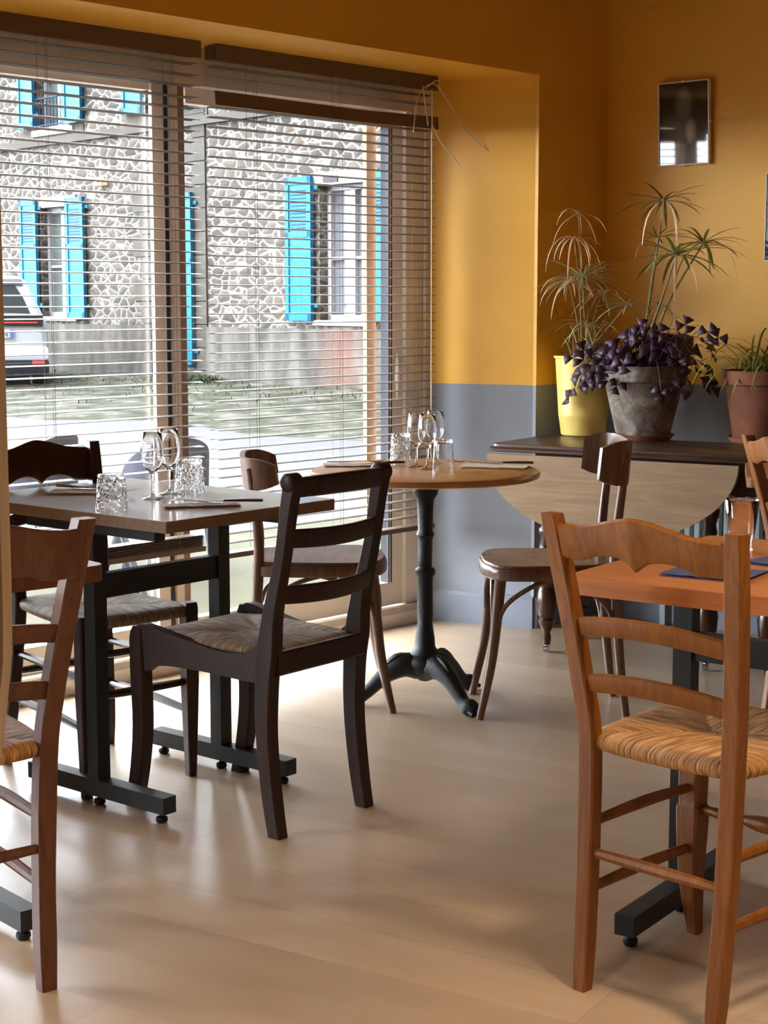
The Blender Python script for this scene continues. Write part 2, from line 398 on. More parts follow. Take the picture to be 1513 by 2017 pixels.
def wbox(bm, s0, s1, n0, n1, z0, z1):        # a box laid out along the window wall
    loft(bm, [[tuple(W(s0, n0, z)), tuple(W(s1, n0, z)), tuple(W(s1, n1, z)), tuple(W(s0, n1, z))] for z in (z0, z1)])
def wprism(bm, plan, z0, z1):
    loft(bm, [[tuple(W(s_, n_, z)) for s_, n_ in plan] for z in (z0, z1)])

# ------------------------------------------------------------------ the room
C1 = Vector((0.915, 6.98, 0)); BD = Vector((math.sin(R(128.3)), math.cos(R(128.3)), 0)); BN = Vector((-0.62, -0.785, 0))
ROOM_N = 0.43; HC = 2.62; SOF = 2.19
P2 = C1 + BD * 5.2; P3 = P2 - WDIR * 8.6; P4 = W(-7.4, ROOM_N)
M['panel'] = wood('dark_panelling', srgb(120, 78, 46), srgb(84, 52, 30), 0.5, bump=.03)
def quadwall(name, a, b, z0, z1, th=0.12, mat='wall'):
    d = (b - a).normalized(); nn = Vector((-d.y, d.x, 0))
    bm = bmesh.new(); q = [a, b, b + nn * th, a + nn * th]
    loft(bm, [[(p.x, p.y, z) for p in q] for z in (z0, z1)]); return struct(name, bm, mat)
bm = bmesh.new()
loft(bm, [[(p.x, p.y, z) for p in (P4, W(-5.4, ROOM_N), W(-5.4, -0.05), W(-3.9, -0.05), W(-3.9, ROOM_N), W(-2.62, ROOM_N), W(-2.62, -0.05), W(0.1, -0.05), W(0.1, 0.02), W(0.25, ROOM_N), C1 + WDIR * 0.1, P2 + BD * 0.1, P3)] for z in (-0.1, 0.0)])
struct('floor', bm, 'floor')
bm = bmesh.new()
loft(bm, [[(p.x, p.y, z) for p in (P4, C1, P2, P3)] for z in (HC, HC + 0.15)])
struct('ceiling', bm, 'ceiling')
sC = (C1 - WO).dot(WDIR)
# window wall: right pier with its splayed reveal, lintel with soffit, left stretch
struct('wall_window', mk(wprism, [(0.074, -0.14), (0.074, 0.0), (0.221, ROOM_N), (sC + 0.1, ROOM_N), (sC + 0.1, -0.14)], 0, HC + .15), 'wall')
struct('wall_lintel', mk(wprism, [(-2.62, -0.14), (-2.62, ROOM_N), (0.221, ROOM_N), (0.074, 0.0), (0.074, -0.14)], SOF, HC + .15), 'wall')
bm = bmesh.new()
for a, b, z0, z1 in ((-7.5, -5.4, 0, HC + .15), (-5.4, -3.9, SOF, HC + .15), (-3.9, -2.62, 0, HC + .15)): wbox(bm, a, b, -0.14, ROOM_N, z0, z1)
struct('wall_left', bm, 'wall')
quadwall('wall_back', C1 - BD * 0.0, P2, 0, HC + .15)
quadwall('wall_right', P2, P3, 0, HC + .15, mat='panel')
quadwall('wall_rear', P3, P4, 0, HC + .15, mat='panel')
# corner bead on the reveal and skirtings
bm = bmesh.new(); wbox(bm, 0.216, 0.2235, ROOM_N - 0.012, ROOM_N + 0.004, 0.0, SOF + 0.004); struct('trim_1', bm, 'wall')
def skirt(name, a, b, h=0.13, th=0.016):
    d = (b - a).normalized(); nn = Vector((d.y, -d.x, 0)); bm = bmesh.new()
    loft(bm, [[(p.x, p.y, z) for p in q] for z, q in ((0.0, (a, b, b + nn * th, a + nn * th)), (h - 0.012, (a, b, b + nn * th, a + nn * th)), (h, (a, b, b + nn * th * .4, a + nn * th * .4)))])
    struct(name, bm, 'skirting')
skirt('baseboard_reveal', W(0.074, 0.0), W(0.221, ROOM_N))
skirt('baseboard_window', W(0.221, ROOM_N), C1)
skirt('baseboard_back', C1, P2)

# ------------------------------------------------------------------ window
wf = bpy.data.objects.new('window_1', None); COL.objects.link(wf); wf['kind'] = 'structure'
def wpart(name, boxes, mat):
    bm = bmesh.new()
    for b in boxes: wbox(bm, *b)
    return obj(name, bm, mat, wf, smooth=30)
wpart('frame', [(-2.62, 0.074, -0.09, -0.01, 2.06, SOF), (-2.62, 0.074, -0.09, 0.0, 0.0, 0.075), (-0.06, 0.045, -0.09, -0.015, 0.075, 2.06),
                (-2.62, -2.5, -0.09, -0.015, 0.075, 2.06)], 'frame_white')
wpart('jamb_trim', [(0.045, 0.074, -0.06, -0.002, 0.075, 2.19)], 'frame_white')
wpart('sash', [(-1.19, -0.145, -0.075, -0.03, 0.085, 0.18), (-0.145, -0.065, -0.075, -0.03, 0.085, 2.055), (-1.19, -0.145, -0.075, -0.03, 2.0, 2.055)], 'frame_white')
wpart('mullion', [(-1.350, -1.300, -0.036, -0.02, 0.075, 2.06), (-1.268, -1.235, -0.085, -0.02, 0.075, 2.06)], 'frame_taupe')
wpart('track', [(-1.300, -1.268, -0.08, -0.035, 0.075, 2.06), (-0.150, -0.143, -0.07, -0.028, 0.18, 2.0), (-0.134, -0.128, -0.07, -0.028, 0.18, 2.0)], 'frame_track')
wpart('brown_stile', [(-1.235, -1.207, -0.085, -0.02, 0.075, 2.06)], 'frame_brown')
wpart('sash', [(-2.5, -1.352, -0.075, -0.03, 0.085, 0.18), (-2.5, -1.352, -0.075, -0.03, 2.03, 2.06)], 'frame_white')
wpart('pane', [(-1.19, -0.145, -0.055, -0.051, 0.18, 2.0)], 'pane')
wpart('pane', [(-2.5, -1.352, -0.055, -0.051, 0.18, 2.03)], 'pane')
wpart('window_sill', [(-2.62, 0.074, -0.01, 0.012, 0.055, 0.082)], 'sill_stone')
wpart('exterior_reveal', [(-0.205, -0.150, -0.115, -0.095, 0.0, 2.3)], 'peach_reveal')
bm = bmesh.new()
tube(bm, [tuple(W(-0.105, -0.022, 0.93 + 0.06 * i)) for i in range(4)], [0.004, 0.012, 0.012, 0.004], 10, 4)
obj('latch', bm, 'frame_white', wf)

w2 = bpy.data.objects.new('window_2', None); COL.objects.link(w2); w2['kind'] = 'structure'     # the next shop window along, beyond the left edge
bm = bmesh.new()
for b in ((-5.4, -3.9, -0.09, -0.02, 2.1, SOF), (-5.4, -3.9, -0.09, -0.02, 0.0, 0.1), (-5.4, -5.32, -0.09, -0.02, 0.1, 2.1), (-4.69, -4.61, -0.09, -0.02, 0.1, 2.1), (-3.98, -3.9, -0.09, -0.02, 0.1, 2.1)): wbox(bm, *b)
obj('frame', bm, 'frame_white', w2, smooth=30)
bm = bmesh.new(); wbox(bm, -5.32, -3.98, -0.055, -0.051, 0.1, 2.1); obj('pane', bm, 'pane', w2)

# venetian blinds
def blind(name, label, s0, s1, n, ztop, zbot, pitch, cords, missing=(), bunch=0):
    th = thing(name, label, 'blind', tuple(W((s0 + s1) / 2, n, ztop)), math.atan2(WDIR.y, WDIR.x))
    L = (s1 - s0); hw = 0.025
    bm = bmesh.new(); box(bm, -L / 2, L / 2, -0.026, 0.026, -0.045, 0.0)
    box(bm, -L / 2, L / 2, -0.034, -0.028, -0.052, 0.004); obj('head_rail', bm, 'blind_rail', th)
    bm = bmesh.new(); z = -0.07; i = 0
    def slat(z):
        rings = []
        for x in (-L / 2, L / 2):
            top = [(x, -hw + 2 * hw * j / 4, z + 0.0035 * (1 - ((j - 2) / 2) ** 2)) for j in range(5)]
            rings.append(top + [(p[0], p[1], p[2] - 0.0012) for p in reversed(top)])
        loft(bm, rings)
    while z > -(ztop - zbot) + 0.025 + bunch * 0.006:
        if i not in missing: slat(z + random.uniform(-0.0012, 0.0012))
        z -= pitch; i += 1
    for j in range(bunch): slat(-(ztop - zbot) + 0.012 + j * 0.006)
    obj('slats', bm, 'blind', th, smooth=50)
    bm = bmesh.new(); box(bm, -L / 2, L / 2, -0.025, 0.025, -(ztop - zbot) - 0.01, -(ztop - zbot) + 0.008); obj('bottom_rail', bm, 'blind_rail', th)
    bm = bmesh.new()
    for c in cords:
        x = c - (s0 + s1) / 2
        for y in (-0.027, 0.027): tube(bm, [(x, y, -0.04), (x, y, -(ztop - zbot))], 0.0009, 4)
        tube(bm, [(x + 0.012, 0.0, -0.04), (x + 0.012, 0.0, -(ztop - zbot))], 0.0008, 4)
    obj('ladder_cord', bm, 'cord', th)
    return th
bl = blind('venetian_blind', 'taupe venetian blind over the left pane, its lowest slats bunched above the bottom rail', -2.58, -1.24, 0.08, 2.185, 0.455, 0.0372, (-2.4, -1.87, -1.36), bunch=7)
br_ = blind('venetian_blind', 'taupe venetian blind over the right pane with one slat hanging flat and loose white cords', -1.172, -0.018, 0.08, 2.185, 0.415, 0.0338, (-0.98, -0.55, -0.10), missing=(2, 3))
Lb = 1.154 / 2
bm = bmesh.new()     # the slat that hangs with its face to the room
loft(bm, [[(x, -0.030 + 0.003 * k, z0), (x, -0.024, z0 + 0.002), (x, -0.020, z1), (x, -0.026, z1)] for x, z0, z1, k in ((-Lb, -0.200, -0.152, 0), (Lb * .3, -0.203, -0.158, 1), (Lb + 0.01, -0.198, -0.150, 0))])
obj('hanging_slat', bm, 'blind_rail', br_, label='brown slat turned flat towards the room')
for pts, rr in ((((Lb - 0.14, -0.03, -0.22), (Lb - 0.12, -0.04, -0.08), (Lb - 0.04, -0.05, -0.03), (Lb + 0.05, -0.05, -0.10), (Lb + 0.12, -0.10, -0.22), (Lb + 0.18, -0.16, -0.29)), 0.0022),
                (((Lb - 0.03, -0.034, -0.19), (Lb + 0.0, -0.06, -0.26), (Lb + 0.06, -0.10, -0.34)), 0.0026),
                (((Lb - 0.09, -0.034, -0.04), (Lb - 0.075, -0.036, -0.12), (Lb - 0.06, -0.036, -0.19)), 0.003),
                (((Lb - 0.035, -0.034, -0.05), (Lb - 0.036, -0.036, -0.8), (Lb - 0.034, -0.036, -1.5)), 0.0032),
                (((Lb - 0.075, -0.036, -0.05), (Lb - 0.04, -0.05, -0.02), (Lb + 0.02, -0.04, -0.01)), 0.002)):
    obj('loose_cord', mk(tube, pts, rr, 6, 6), 'cord_white', br_, label='loose white cord')

# ------------------------------------------------------------------ pictures on the back wall
def picture(loc, wdt, hgt, label, tilt=0.0):
    th = thing('framed_picture', label, 'picture', loc, math.atan2(BD.y, BD.x))
    f = 0.0055
    bm = bmesh.new()
    for b in ((-wdt / 2, wdt / 2, hgt / 2 - f, hgt / 2), (-wdt / 2, wdt / 2, -hgt / 2, -hgt / 2 + f), (-wdt / 2, -wdt / 2 + f, -hgt / 2, hgt / 2), (wdt / 2 - f, wdt / 2, -hgt / 2, hgt / 2)):
        box(bm, b[0], b[1], -0.018, 0.0, b[2], b[3])
    for x, z in ((-wdt / 2, 0), (wdt / 2, 0), (0, hgt / 2), (0, -hgt / 2)): box(bm, x - .004, x + .004, -.0195, 0, z - .004, z + .004)
    obj('frame', bm, 'frame_white', th)
    bm = bmesh.new(); box(bm, -wdt / 2 + f, wdt / 2 - f, -0.014, -0.002, -hgt / 2 + f, hgt / 2 - f)
    t = NT('old_print'); co = t.coords(); sp = t.new('ShaderNodeSeparateXYZ'); t.link(co, sp.inputs[0])
    def blob(cx, cz, rx, rz, a):
        x = t.math('DIVIDE', t.math('SUBTRACT', sp.outputs[0], cx), rx); z = t.math('DIVIDE', t.math('SUBTRACT', sp.outputs[2], cz), rz)
        d = t.math('ADD', t.math('MULTIPLY', x, x), t.math('MULTIPLY', z, z))
        return t.math('MULTIPLY', t.math('MAXIMUM', t.math('SUBTRACT', 1.0, d), 0.0), a)
    f_ = t.math('ADD', blob(0.0, 0.075, 0.045, 0.07, 0.30), blob(0.03, -0.03, 0.03, 0.06, 0.42))
    f_ = t.math('ADD', f_, blob(-0.03, -0.03, 0.09, 0.07, 0.22)); f_ = t.math('ADD', f_, blob(0.02, -0.14, 0.16, 0.12, 0.30))
    f_ = t.math('MULTIPLY', f_, t.math('ADD', 0.6, t.noise(co, 22, 5)))
    t.link(t.ramp(f_, [(0.0, srgb(58, 52, 42)), (0.35, srgb(120, 112, 98)), (0.8, srgb(186, 178, 160))]), t.b.inputs['Base Color'])
    t.b.inputs['Roughness'].default_value = 0.04; t.b.inputs['Coat Weight'].default_value = 1.0
    obj('print', bm, t.m, th)
    return th
pc = C1 + BD * (((Vector((1.195, 6.745, 0))) - C1).dot(BD))
p = picture((pc.x + BN.x * .002, pc.y + BN.y * .002, 2.015), 0.226, 0.326, 'small dark portrait print in a thin white clip frame on the yellow wall')
p.rotation_euler[1] = R(-0.6); p.rotation_euler[0] = R(2.2); p.location += BN * .008
pc = C1 + BD * (((Vector((1.474, 6.524, 0))) - C1).dot(BD) + 0.15)
picture((pc.x + BN.x * .002, pc.y + BN.y * .002, 1.638), 0.30, 0.338, 'white framed picture cut by the right edge of the photo')

# ------------------------------------------------------------------ rush seat
def rush(bm, wf_, wb_, yf, yb, z, r=0.019, sag=0.012):
    uvl = bm.loops.layers.uv.new('UVMap')
    cor = [Vector((-wb_, yb, 0)), Vector((wb_, yb, 0)), Vector((wf_, yf, 0)), Vector((-wf_, yf, 0))]
    ym = (yf + yb) / 2; cen = [Vector((-wb_ * .12, ym, 0)), Vector((wb_ * .12, ym, 0))]
    cen = [Vector((-wb_ * .10, ym, 0)), Vector((wb_ * .10, ym, 0))]
    sec = [(cor[0], cor[1], cen[0], cen[1]), (cor[1], cor[2], cen[1], cen[1]), (cor[2], cor[3], cen[1], cen[0]), (cor[3], cor[0], cen[0], cen[0])]
    N = 18
    prof = [(i / 8, z + r * 0.9 - sag * (1 - i / 8) ** 1.0 + 0.004 * math.sin(i / 8 * PI)) for i in range(9)]
    for si, (a, b, ca, cb) in enumerate(sec):
        out = (b - a).normalized(); out = Vector((out.y, -out.x, 0)); L = (b - a).length
        grid = []
        for i in range(N + 1):
            t = i / N; e = a.lerp(b, t); c = ca.lerp(cb, t); row = []
            edge = min(t, 1 - t) * 2; rr = r * (0.45 + 0.55 * min(1, edge * 5) ** 0.5); bow = 0.012 * math.sin(t * PI)
            crease = 0.006 * max(0, 1 - min(t, 1 - t) * 9)
            for s_, zz in prof:
                p = c.lerp(e, s_); row.append((p.x, p.y, zz - crease * 0.8 * s_, s_ * L * .5, (p - a).dot((b - a).normalized())))
            for k in range(1, 9):
                an = k / 8 * PI
                off = math.sin(an) * rr + bow * min(1, k / 3)
                p = e + out * off; row.append((p.x, p.y, z + (r * 0.9) * math.cos(an) - crease * .8 * (1 if k < 4 else 0), L * .5 + an * r, (p - a).dot((b - a).normalized())))
            p = c; row.append((c.x, c.y, z - r, L, 0))
            grid.append(row)
        V = [[bm.verts.new(q[:3]) for q in row] for row in grid]
        for i in range(N):
            for j in range(len(V[0]) - 1):
                try: f = bm.faces.new((V[i][j], V[i][j + 1], V[i + 1][j + 1], V[i + 1][j]))
                except ValueError: continue
                for lp, (ii, jj) in zip(f.loops, ((i, j), (i, j + 1), (i + 1, j + 1), (i + 1, j))):
                    lp[uvl].uv = (si * 0.37 + grid[ii][jj][4], grid[ii][jj][3])
    bmesh.ops.remove_doubles(bm, verts=bm.verts, dist=0.0004)

# ------------------------------------------------------------------ ladder-back chairs
def ladder_chair(name, label, loc, az, wb, ws, wt, wfr, D, r0, r1, ht, hs, wm, rm, sec=(0.036, 0.034), group=None, turned=True, rail=0.0, ff=0.0, block=False, barrel=0.0):
    t = thing(name, label, 'chair', (loc[0], loc[1], 0), R(-az), group)
    H2 = D / 2
    def px(z): return wb + (ws - wb) * z / hs if z < hs else ws + (wt - ws) * (z - hs) / (ht - hs)
    def py(z): return -H2 - r0 * (1 - z / hs) ** 2 if z < hs else -H2 - r1 * ((z - hs) / (ht - hs)) ** 1.25
    o = obj('seat', mk(rush, wfr + (-0.006 if block else 0.012), ws - 0.004, H2 + (-0.004 if block else 0.012), -H2 + 0.012, hs - 0.012), rm, t, smooth=70)
    for s_ in (-1, 1):
        zs = [0, .08, .2, .33, hs, hs + .1, hs + .22, ht - .06, ht]
        w_, d_ = sec
        pts = [(s_ * px(z), py(z), z, w_ * (0.80 if z < .05 else 0.92 if z < .3 else 1) * (0.9 if z > ht - .02 else 1), d_ * (0.85 if z < .05 else 1.0)) for z in zs]
        obj('leg', mk(post, pts, 4), wm, t)
        q = 0.040
        pts = [(s_ * (wfr - ff), H2, 0.0, q * .62, q * .62), (s_ * wfr, H2, .12, q * .8 + barrel * .7, q * .8 + barrel * .7), (s_ * wfr, H2, .265, q + barrel, q + barrel), (s_ * wfr, H2, .275, q + barrel * .4, q + barrel * .4), (s_ * wfr, H2, .35, q + barrel * .6, q + barrel * .6), (s_ * wfr, H2, hs - .012, q, q), (s_ * wfr, H2, hs + (.012 if block else .002), q * .86, q * .86)]
        obj('leg', mk(post, pts, 3), wm, t)
        for z in (0.325, 0.195):
            tube_ = mk(tube, [(s_ * px(z), py(z), z), (s_ * (px(z) + wfr) / 2, 0, z), (s_ * wfr, H2, z - .01)], [.0095, .0125, .0095], 8, 4)
            obj('stretcher', tube_, wm, t)
    obj('stretcher', mk(tube, [(-px(.27), py(.27), .27), (0, py(.27), .27), (px(.27), py(.27), .27)], [.0095, .0125, .0095], 8, 4), wm, t)
    fz = .27
    if turned:
        n = 21; pts = [(-wfr + 2 * wfr * i / (n - 1), H2, fz) for i in range(n)]
        rad = [.010] * n
        for i, r_ in ((4, .013), (5, .009), (6, .015), (7, .010), (8, .013), (9, .016), (10, .017), (11, .016), (12, .013), (13, .010), (14, .015), (15, .009), (16, .013)): rad[i] = r_
        obj('stretcher', mk(tube, pts, rad, 10, 2), wm, t)
    else: obj('stretcher', mk(tube, [(-wfr, H2, fz), (0, H2, fz), (wfr, H2, fz)], [.0095, .0125, .0095], 8, 4), wm, t)
    obj('seat_rail', mk(tube, [(-wfr, H2, hs - .1), (wfr, H2, hs - .1)], .010, 8), wm, t)
    # top rail: camel back above, two arches and a cusp below
    zt = ht - .018; hw = px(ht - .05)
    def ft(u): return zt + 0.027 * math.exp(-(u / 0.46) ** 2)
    def fb(u): return zt - 0.064 - rail + 0.016 * abs(math.sin(min(1, abs(u) / .62) * PI)) ** 0.8 - 0.006 * math.exp(-(u / 0.08) ** 2)
    bowf = lambda z, b: (lambda u: py(z) + 0.004 - b * (1 - u * u))
    obj('top_rail', mk(board, -hw, hw, ft, fb, bowf(ht - .05, .022), .018, 40, -0.0 + r1 / (ht - hs)), wm, t)
    for zc in ((0.708 - .498) / .429, (0.598 - .498) / .429):
        z = hs + zc * (ht - hs); hw = px(z)
        obj('slat', mk(board, -hw, hw, lambda u, z=z: z + .019 + .018 * (1 - u * u), lambda u, z=z: z - .017 + .016 * (1 - u * u), bowf(z, .020), .014, 24, r1 / (ht - hs)), wm, t)
    return t
ladder_chair('ladder_back_chair', 'orange-brown ladder-back chair with straw seat in the right foreground, its back to us', (0.638, 3.118), 45, .15, .16, .201, .175, .371, .025, .073, .927, .498, 'wood_orange', 'rush_straw', ff=.012, barrel=.014)
ladder_chair('ladder_back_chair', 'brown ladder-back chair at the left photo edge, nearest on that side', (-0.911, 3.158), -40.9, .142, .178, .205, .21, .38, .042, .114, .919, .475, 'wood_brown', 'rush_straw', rail=.03, sec=(.040, .036))
ladder_chair('ladder_back_chair', 'dark ladder-back chair facing us, behind the grey table by the window', (-0.800, 4.585), 139.8, .17, .135, .171, .166, .412, .04, .1, .906, .481, 'wood_dark', 'rush_grey', turned=False, rail=.03, block=True)
ladder_chair('ladder_back_chair', 'orange wooden chair at the right photo edge by the small far table', (1.425, 4.86), 78, .17, .175, .19, .20, .38, .04, .11, .92, .48, 'wood_orange', 'rush_straw', turned=False)

# ------------------------------------------------------------------ dark curved-leg chair
def sabre_chair(loc, az, label):
    t = thing('sabre_leg_chair', label, 'chair', (loc[0], loc[1], 0), R(-az))
    wb, wt, wfr, D, r1, ht, hs = .168, .169, .200, .447, .066, .90, .472
    H2 = D / 2; wm = 'wood_umber'
    def py(z): return -H2 - r1 * ((z - hs) / (ht - hs)) ** 1.2 if z > hs else -H2
    obj('seat', mk(rush, wfr - .028, wb - .022, H2 - .03, -H2 + .035, hs - .016, .014, .006), 'rush_grey', t, smooth=70)
    for s_ in (-1, 1):
        pts = [(s_ * wb, -H2 - .006, 0, .036, .040), (s_ * wb, -H2 + .012, .10, .038, .044), (s_ * wb, -H2 + .028, .25, .040, .046), (s_ * wb, -H2 + .026, .38, .040, .052),
               (s_ * wb, -H2 + .018, .46, .040, .058), (s_ * wb, -H2 + .004, .56, .038, .044), (s_ * wt, py(.7), .70, .034, .034), (s_ * wt, py(.82), .82, .034, .036), (s_ * wt, py(.87) - .004, .884, .034, .040)]
        obj('leg', mk(post, pts, 5), wm, t)
        pts = [(s_ * wfr, H2 + .030, 0, .036, .042), (s_ * wfr, H2 + .006, .10, .038, .044), (s_ * wfr, H2 - .008, .22, .040, .046), (s_ * wfr, H2 - .004, .36, .040, .048), (s_ * wfr, H2, .45, .034, .046), (s_ * wfr, H2 - .004, .482, .030, .034)]
        obj('leg', mk(post, pts, 5), wm, t)
        top = catmull([(H2 + .006, .470), (H2 - .02, .490), (H2 - .10, .478), (0, .458), (-H2 + .13, .450), (-H2 + .06, .468), (-H2 + .025, .52), (-H2 + .012, .58)], 5)
        bot = catmull([(-H2, .40), (-H2 + .05, .385), (0, .392), (H2 - .08, .388), (H2 - .02, .36), (H2 + .006, .37)], 5)
        bm = bmesh.new(); poly = top + bot
        a = [(s_ * (wfr + (wb - wfr) * (H2 - y) / D) - .014, y, z) for y, z in poly]; b = [(x + .028, y, z) for x, y, z in a]
        loft(bm, [a, b]); obj('seat_rail', bm, wm, t)
    for y, w_, z0, z1 in ((-H2, wb, .405, .465), (H2, wfr, .40, .462)):
        obj('seat_rail', mk(board, -w_, w_, lambda u: z1, lambda u: z0, lambda u, y=y: y, .026, 2), wm, t)
    bow = lambda z, b: (lambda u: py(z) - b * (1 - u * u))
    # crest rail: thick, bowed, ending in round scrolls
    obj('top_rail', mk(board, -wt, wt, lambda u: .898 + .006 * (1 - u * u), lambda u: .854 - .004 * u * u, bow(.87, .03), .026, 20, .1), wm, t)
    for s_ in (-1, 1):
        obj('scroll', mk(tube, [(s_ * (wt - .020), py(.88), .888), (s_ * (wt - .016), py(.88), .888), (s_ * (wt + .018), py(.88), .888), (s_ * (wt + .022), py(.88), .888)], [.018, .023, .023, .018], 16), wm, t)
    for z, hh in ((.750, .046), (.610, .046)):
        obj('slat', mk(board, -wt, wt, lambda u, z=z, hh=hh: z + hh / 2 - .004 * (1 - u * u), lambda u, z=z, hh=hh: z - hh / 2 - .006 * (1 - u * u), bow(z, .028), .016, 20, .12), wm, t)
    return t
sabre_chair((-0.336, 4.266), -51.1, 'dark wooden chair with curved legs and rush seat, right of the grey table')

# ------------------------------------------------------------------ bentwood bistro chairs
def bistro_chair(loc, az, label, c0, c1, depth=.105):
    t = thing('bistro_chair', label, 'chair', (loc[0], loc[1], 0), R(-az), None)
    wm = 'wood_bistro'; hs = .495
    ol = catmull([(-.150, -.20), (0, -.215), (.150, -.20), (.185, -.10), (.205, .06), (.190, .17), (.10, .215), (0, .222), (-.10, .215), (-.190, .17), (-.205, .06), (-.185, -.10), (-.150, -.20)], 4)[:-1]
    bm = bmesh.new(); rslab(bm, [(x * .97, y * .97) for x, y in ol], .004, hs - .012, hs); obj('seat', bm, 'wood_bistro_seat', t)
    bm = bmesh.new(); rslab(bm, ol, .005, hs - .048, hs - .010); obj('seat_rim', bm, wm, t)
    for s_ in (-1, 1):
        obj('leg', mk(tube, [(s_ * .150, .165, hs - .02), (s_ * .152, .175, .36), (s_ * .160, .195, .18), (s_ * .172, .232, 0)], [.019, .018, .016, .012], 12, 5), wm, t)
        obj('leg', mk(tube, [(s_ * .136, -.240, 0), (s_ * .140, -.215, .20), (s_ * .146, -.195, hs - .02), (s_ * .152, -.198, .60), (s_ * .160, -.215, c0 + .02), (s_ * .160, -.222, c1 - .03)], [.012, .015, .017, .015, .013, .012], 12, 5), wm, t)
        obj('brace', mk(tube, [(s_ * .156, .185, .26), (s_ * .168, .155, .36), (s_ * .182, .075, .425), (s_ * .176, .0, hs - .045)], .008, 8, 5), wm, t)
        obj('brace', mk(tube, [(s_ * .144, -.20, .26), (s_ * .152, -.17, .36), (s_ * .178, -.08, .425), (s_ * .176, .0, hs - .045)], .008, 8, 5), wm, t)
        obj('brace', mk(tube, [(s_ * .156, .188, .26), (s_ * .13, .19, .37), (s_ * .07, .185, .43), (0, .180, hs - .045)], .008, 8, 5), wm, t)
    # crest: a bent board wrapping round the sitter
    N = 28; rings = []
    for i in range(N + 1):
        a = -1 + 2 * i / N; x = .185 * math.sin(a * PI / 2) ** 1; x = .185 * math.copysign(abs(math.sin(a * PI / 2)) ** .75, a)
        y = -.235 + depth * abs(a) ** 3.0
        cut = 0.02 * max(0, (abs(a) - .72) / .28) ** 2
        nx, ny = math.sin(a * 1.2), -math.cos(a * 1.2)
        w2 = .0085
        rings.append([(x - nx * w2, y - ny * w2, c0 + cut), (x + nx * w2, y + ny * w2, c0 + cut), (x + nx * w2, y + ny * w2 - .010, c1 - cut), (x - nx * w2, y - ny * w2 - .010, c1 - cut)])
    bm = bmesh.new(); loft(bm, rings); obj('backrest', bm, wm, t)
    return t
bistro_chair((.532, 5.335), -91, 'bentwood bistro chair to the right of the round table, seat towards it', .745, .885)
bistro_chair((-.215, 5.40), 86, 'bentwood bistro chair to the left of the round table, behind the dark curved-leg chair', .725, .825)

# ------------------------------------------------------------------ tables
def round_table():
    c = Vector((.135, 5.39, 0)); h = .775
    t = thing('round_bistro_table', 'round wooden bistro table on a black cast-iron pedestal by the window corner', 'table', tuple(c), 0)
    obj('tabletop', mk(lathe, [(.0005, h), (.360, h), (.370, h - .004), (.3725, h - .012), (.3695, h - .022), (.360, h - .026), (.0005, h - .026)], 72), 'wood_round_top', t)
    prof = [(.0005, h - .027), (.125, h - .027), (.125, h - .033), (.040, h - .036), (.044, h - .060), (.040, h - .082), (.028, h - .10), (.026, h - .13), (.024, h - .20), (.030, h - .215), (.024, h - .23), (.023, .50), (.022, .455), (.034, .444), (.034, .432), (.026, .42), (.025, .40),
            (.026, .30), (.024, .27), (.032, .22), (.034, .19), (.042, .175), (.052, .165), (.050, .158), (.062, .150), (.066, .135), (.056, .11), (.038, .09), (.020, .075), (.0005, .07)]
    obj('pedestal', mk(lathe, prof, 24), 'cast_iron', t)
    for k, a in enumerate((R(190), R(307), R(48))):
        ca, sa = math.cos(a), math.sin(a); P = lambda r, z: (ca * r, sa * r, z)
        bm = bmesh.new()
        tube(bm, [P(.02, .120), P(.07, .128), (P(.13, .100)), P(.175, .060), P(.205, .036), P(.235, .026), P(.262, .020)], [.042, .040, .030, .024, .023, .030, .016], 10, 4)
        for d in (-.013, 0, .013): tube(bm, [(ca * .235 - sa * d, sa * .235 + ca * d, .022), (ca * .268 - sa * d * 1.3, sa * .268 + ca * d * 1.3, .012)], [.011, .007], 8)
        tube(bm, [P(.04, .150), P(.095, .150), P(.15, .10), P(.165, .085)], [.014, .018, .014, .007], 8, 4)
        obj('leg', bm, 'cast_iron', t)
    return t
round_table()

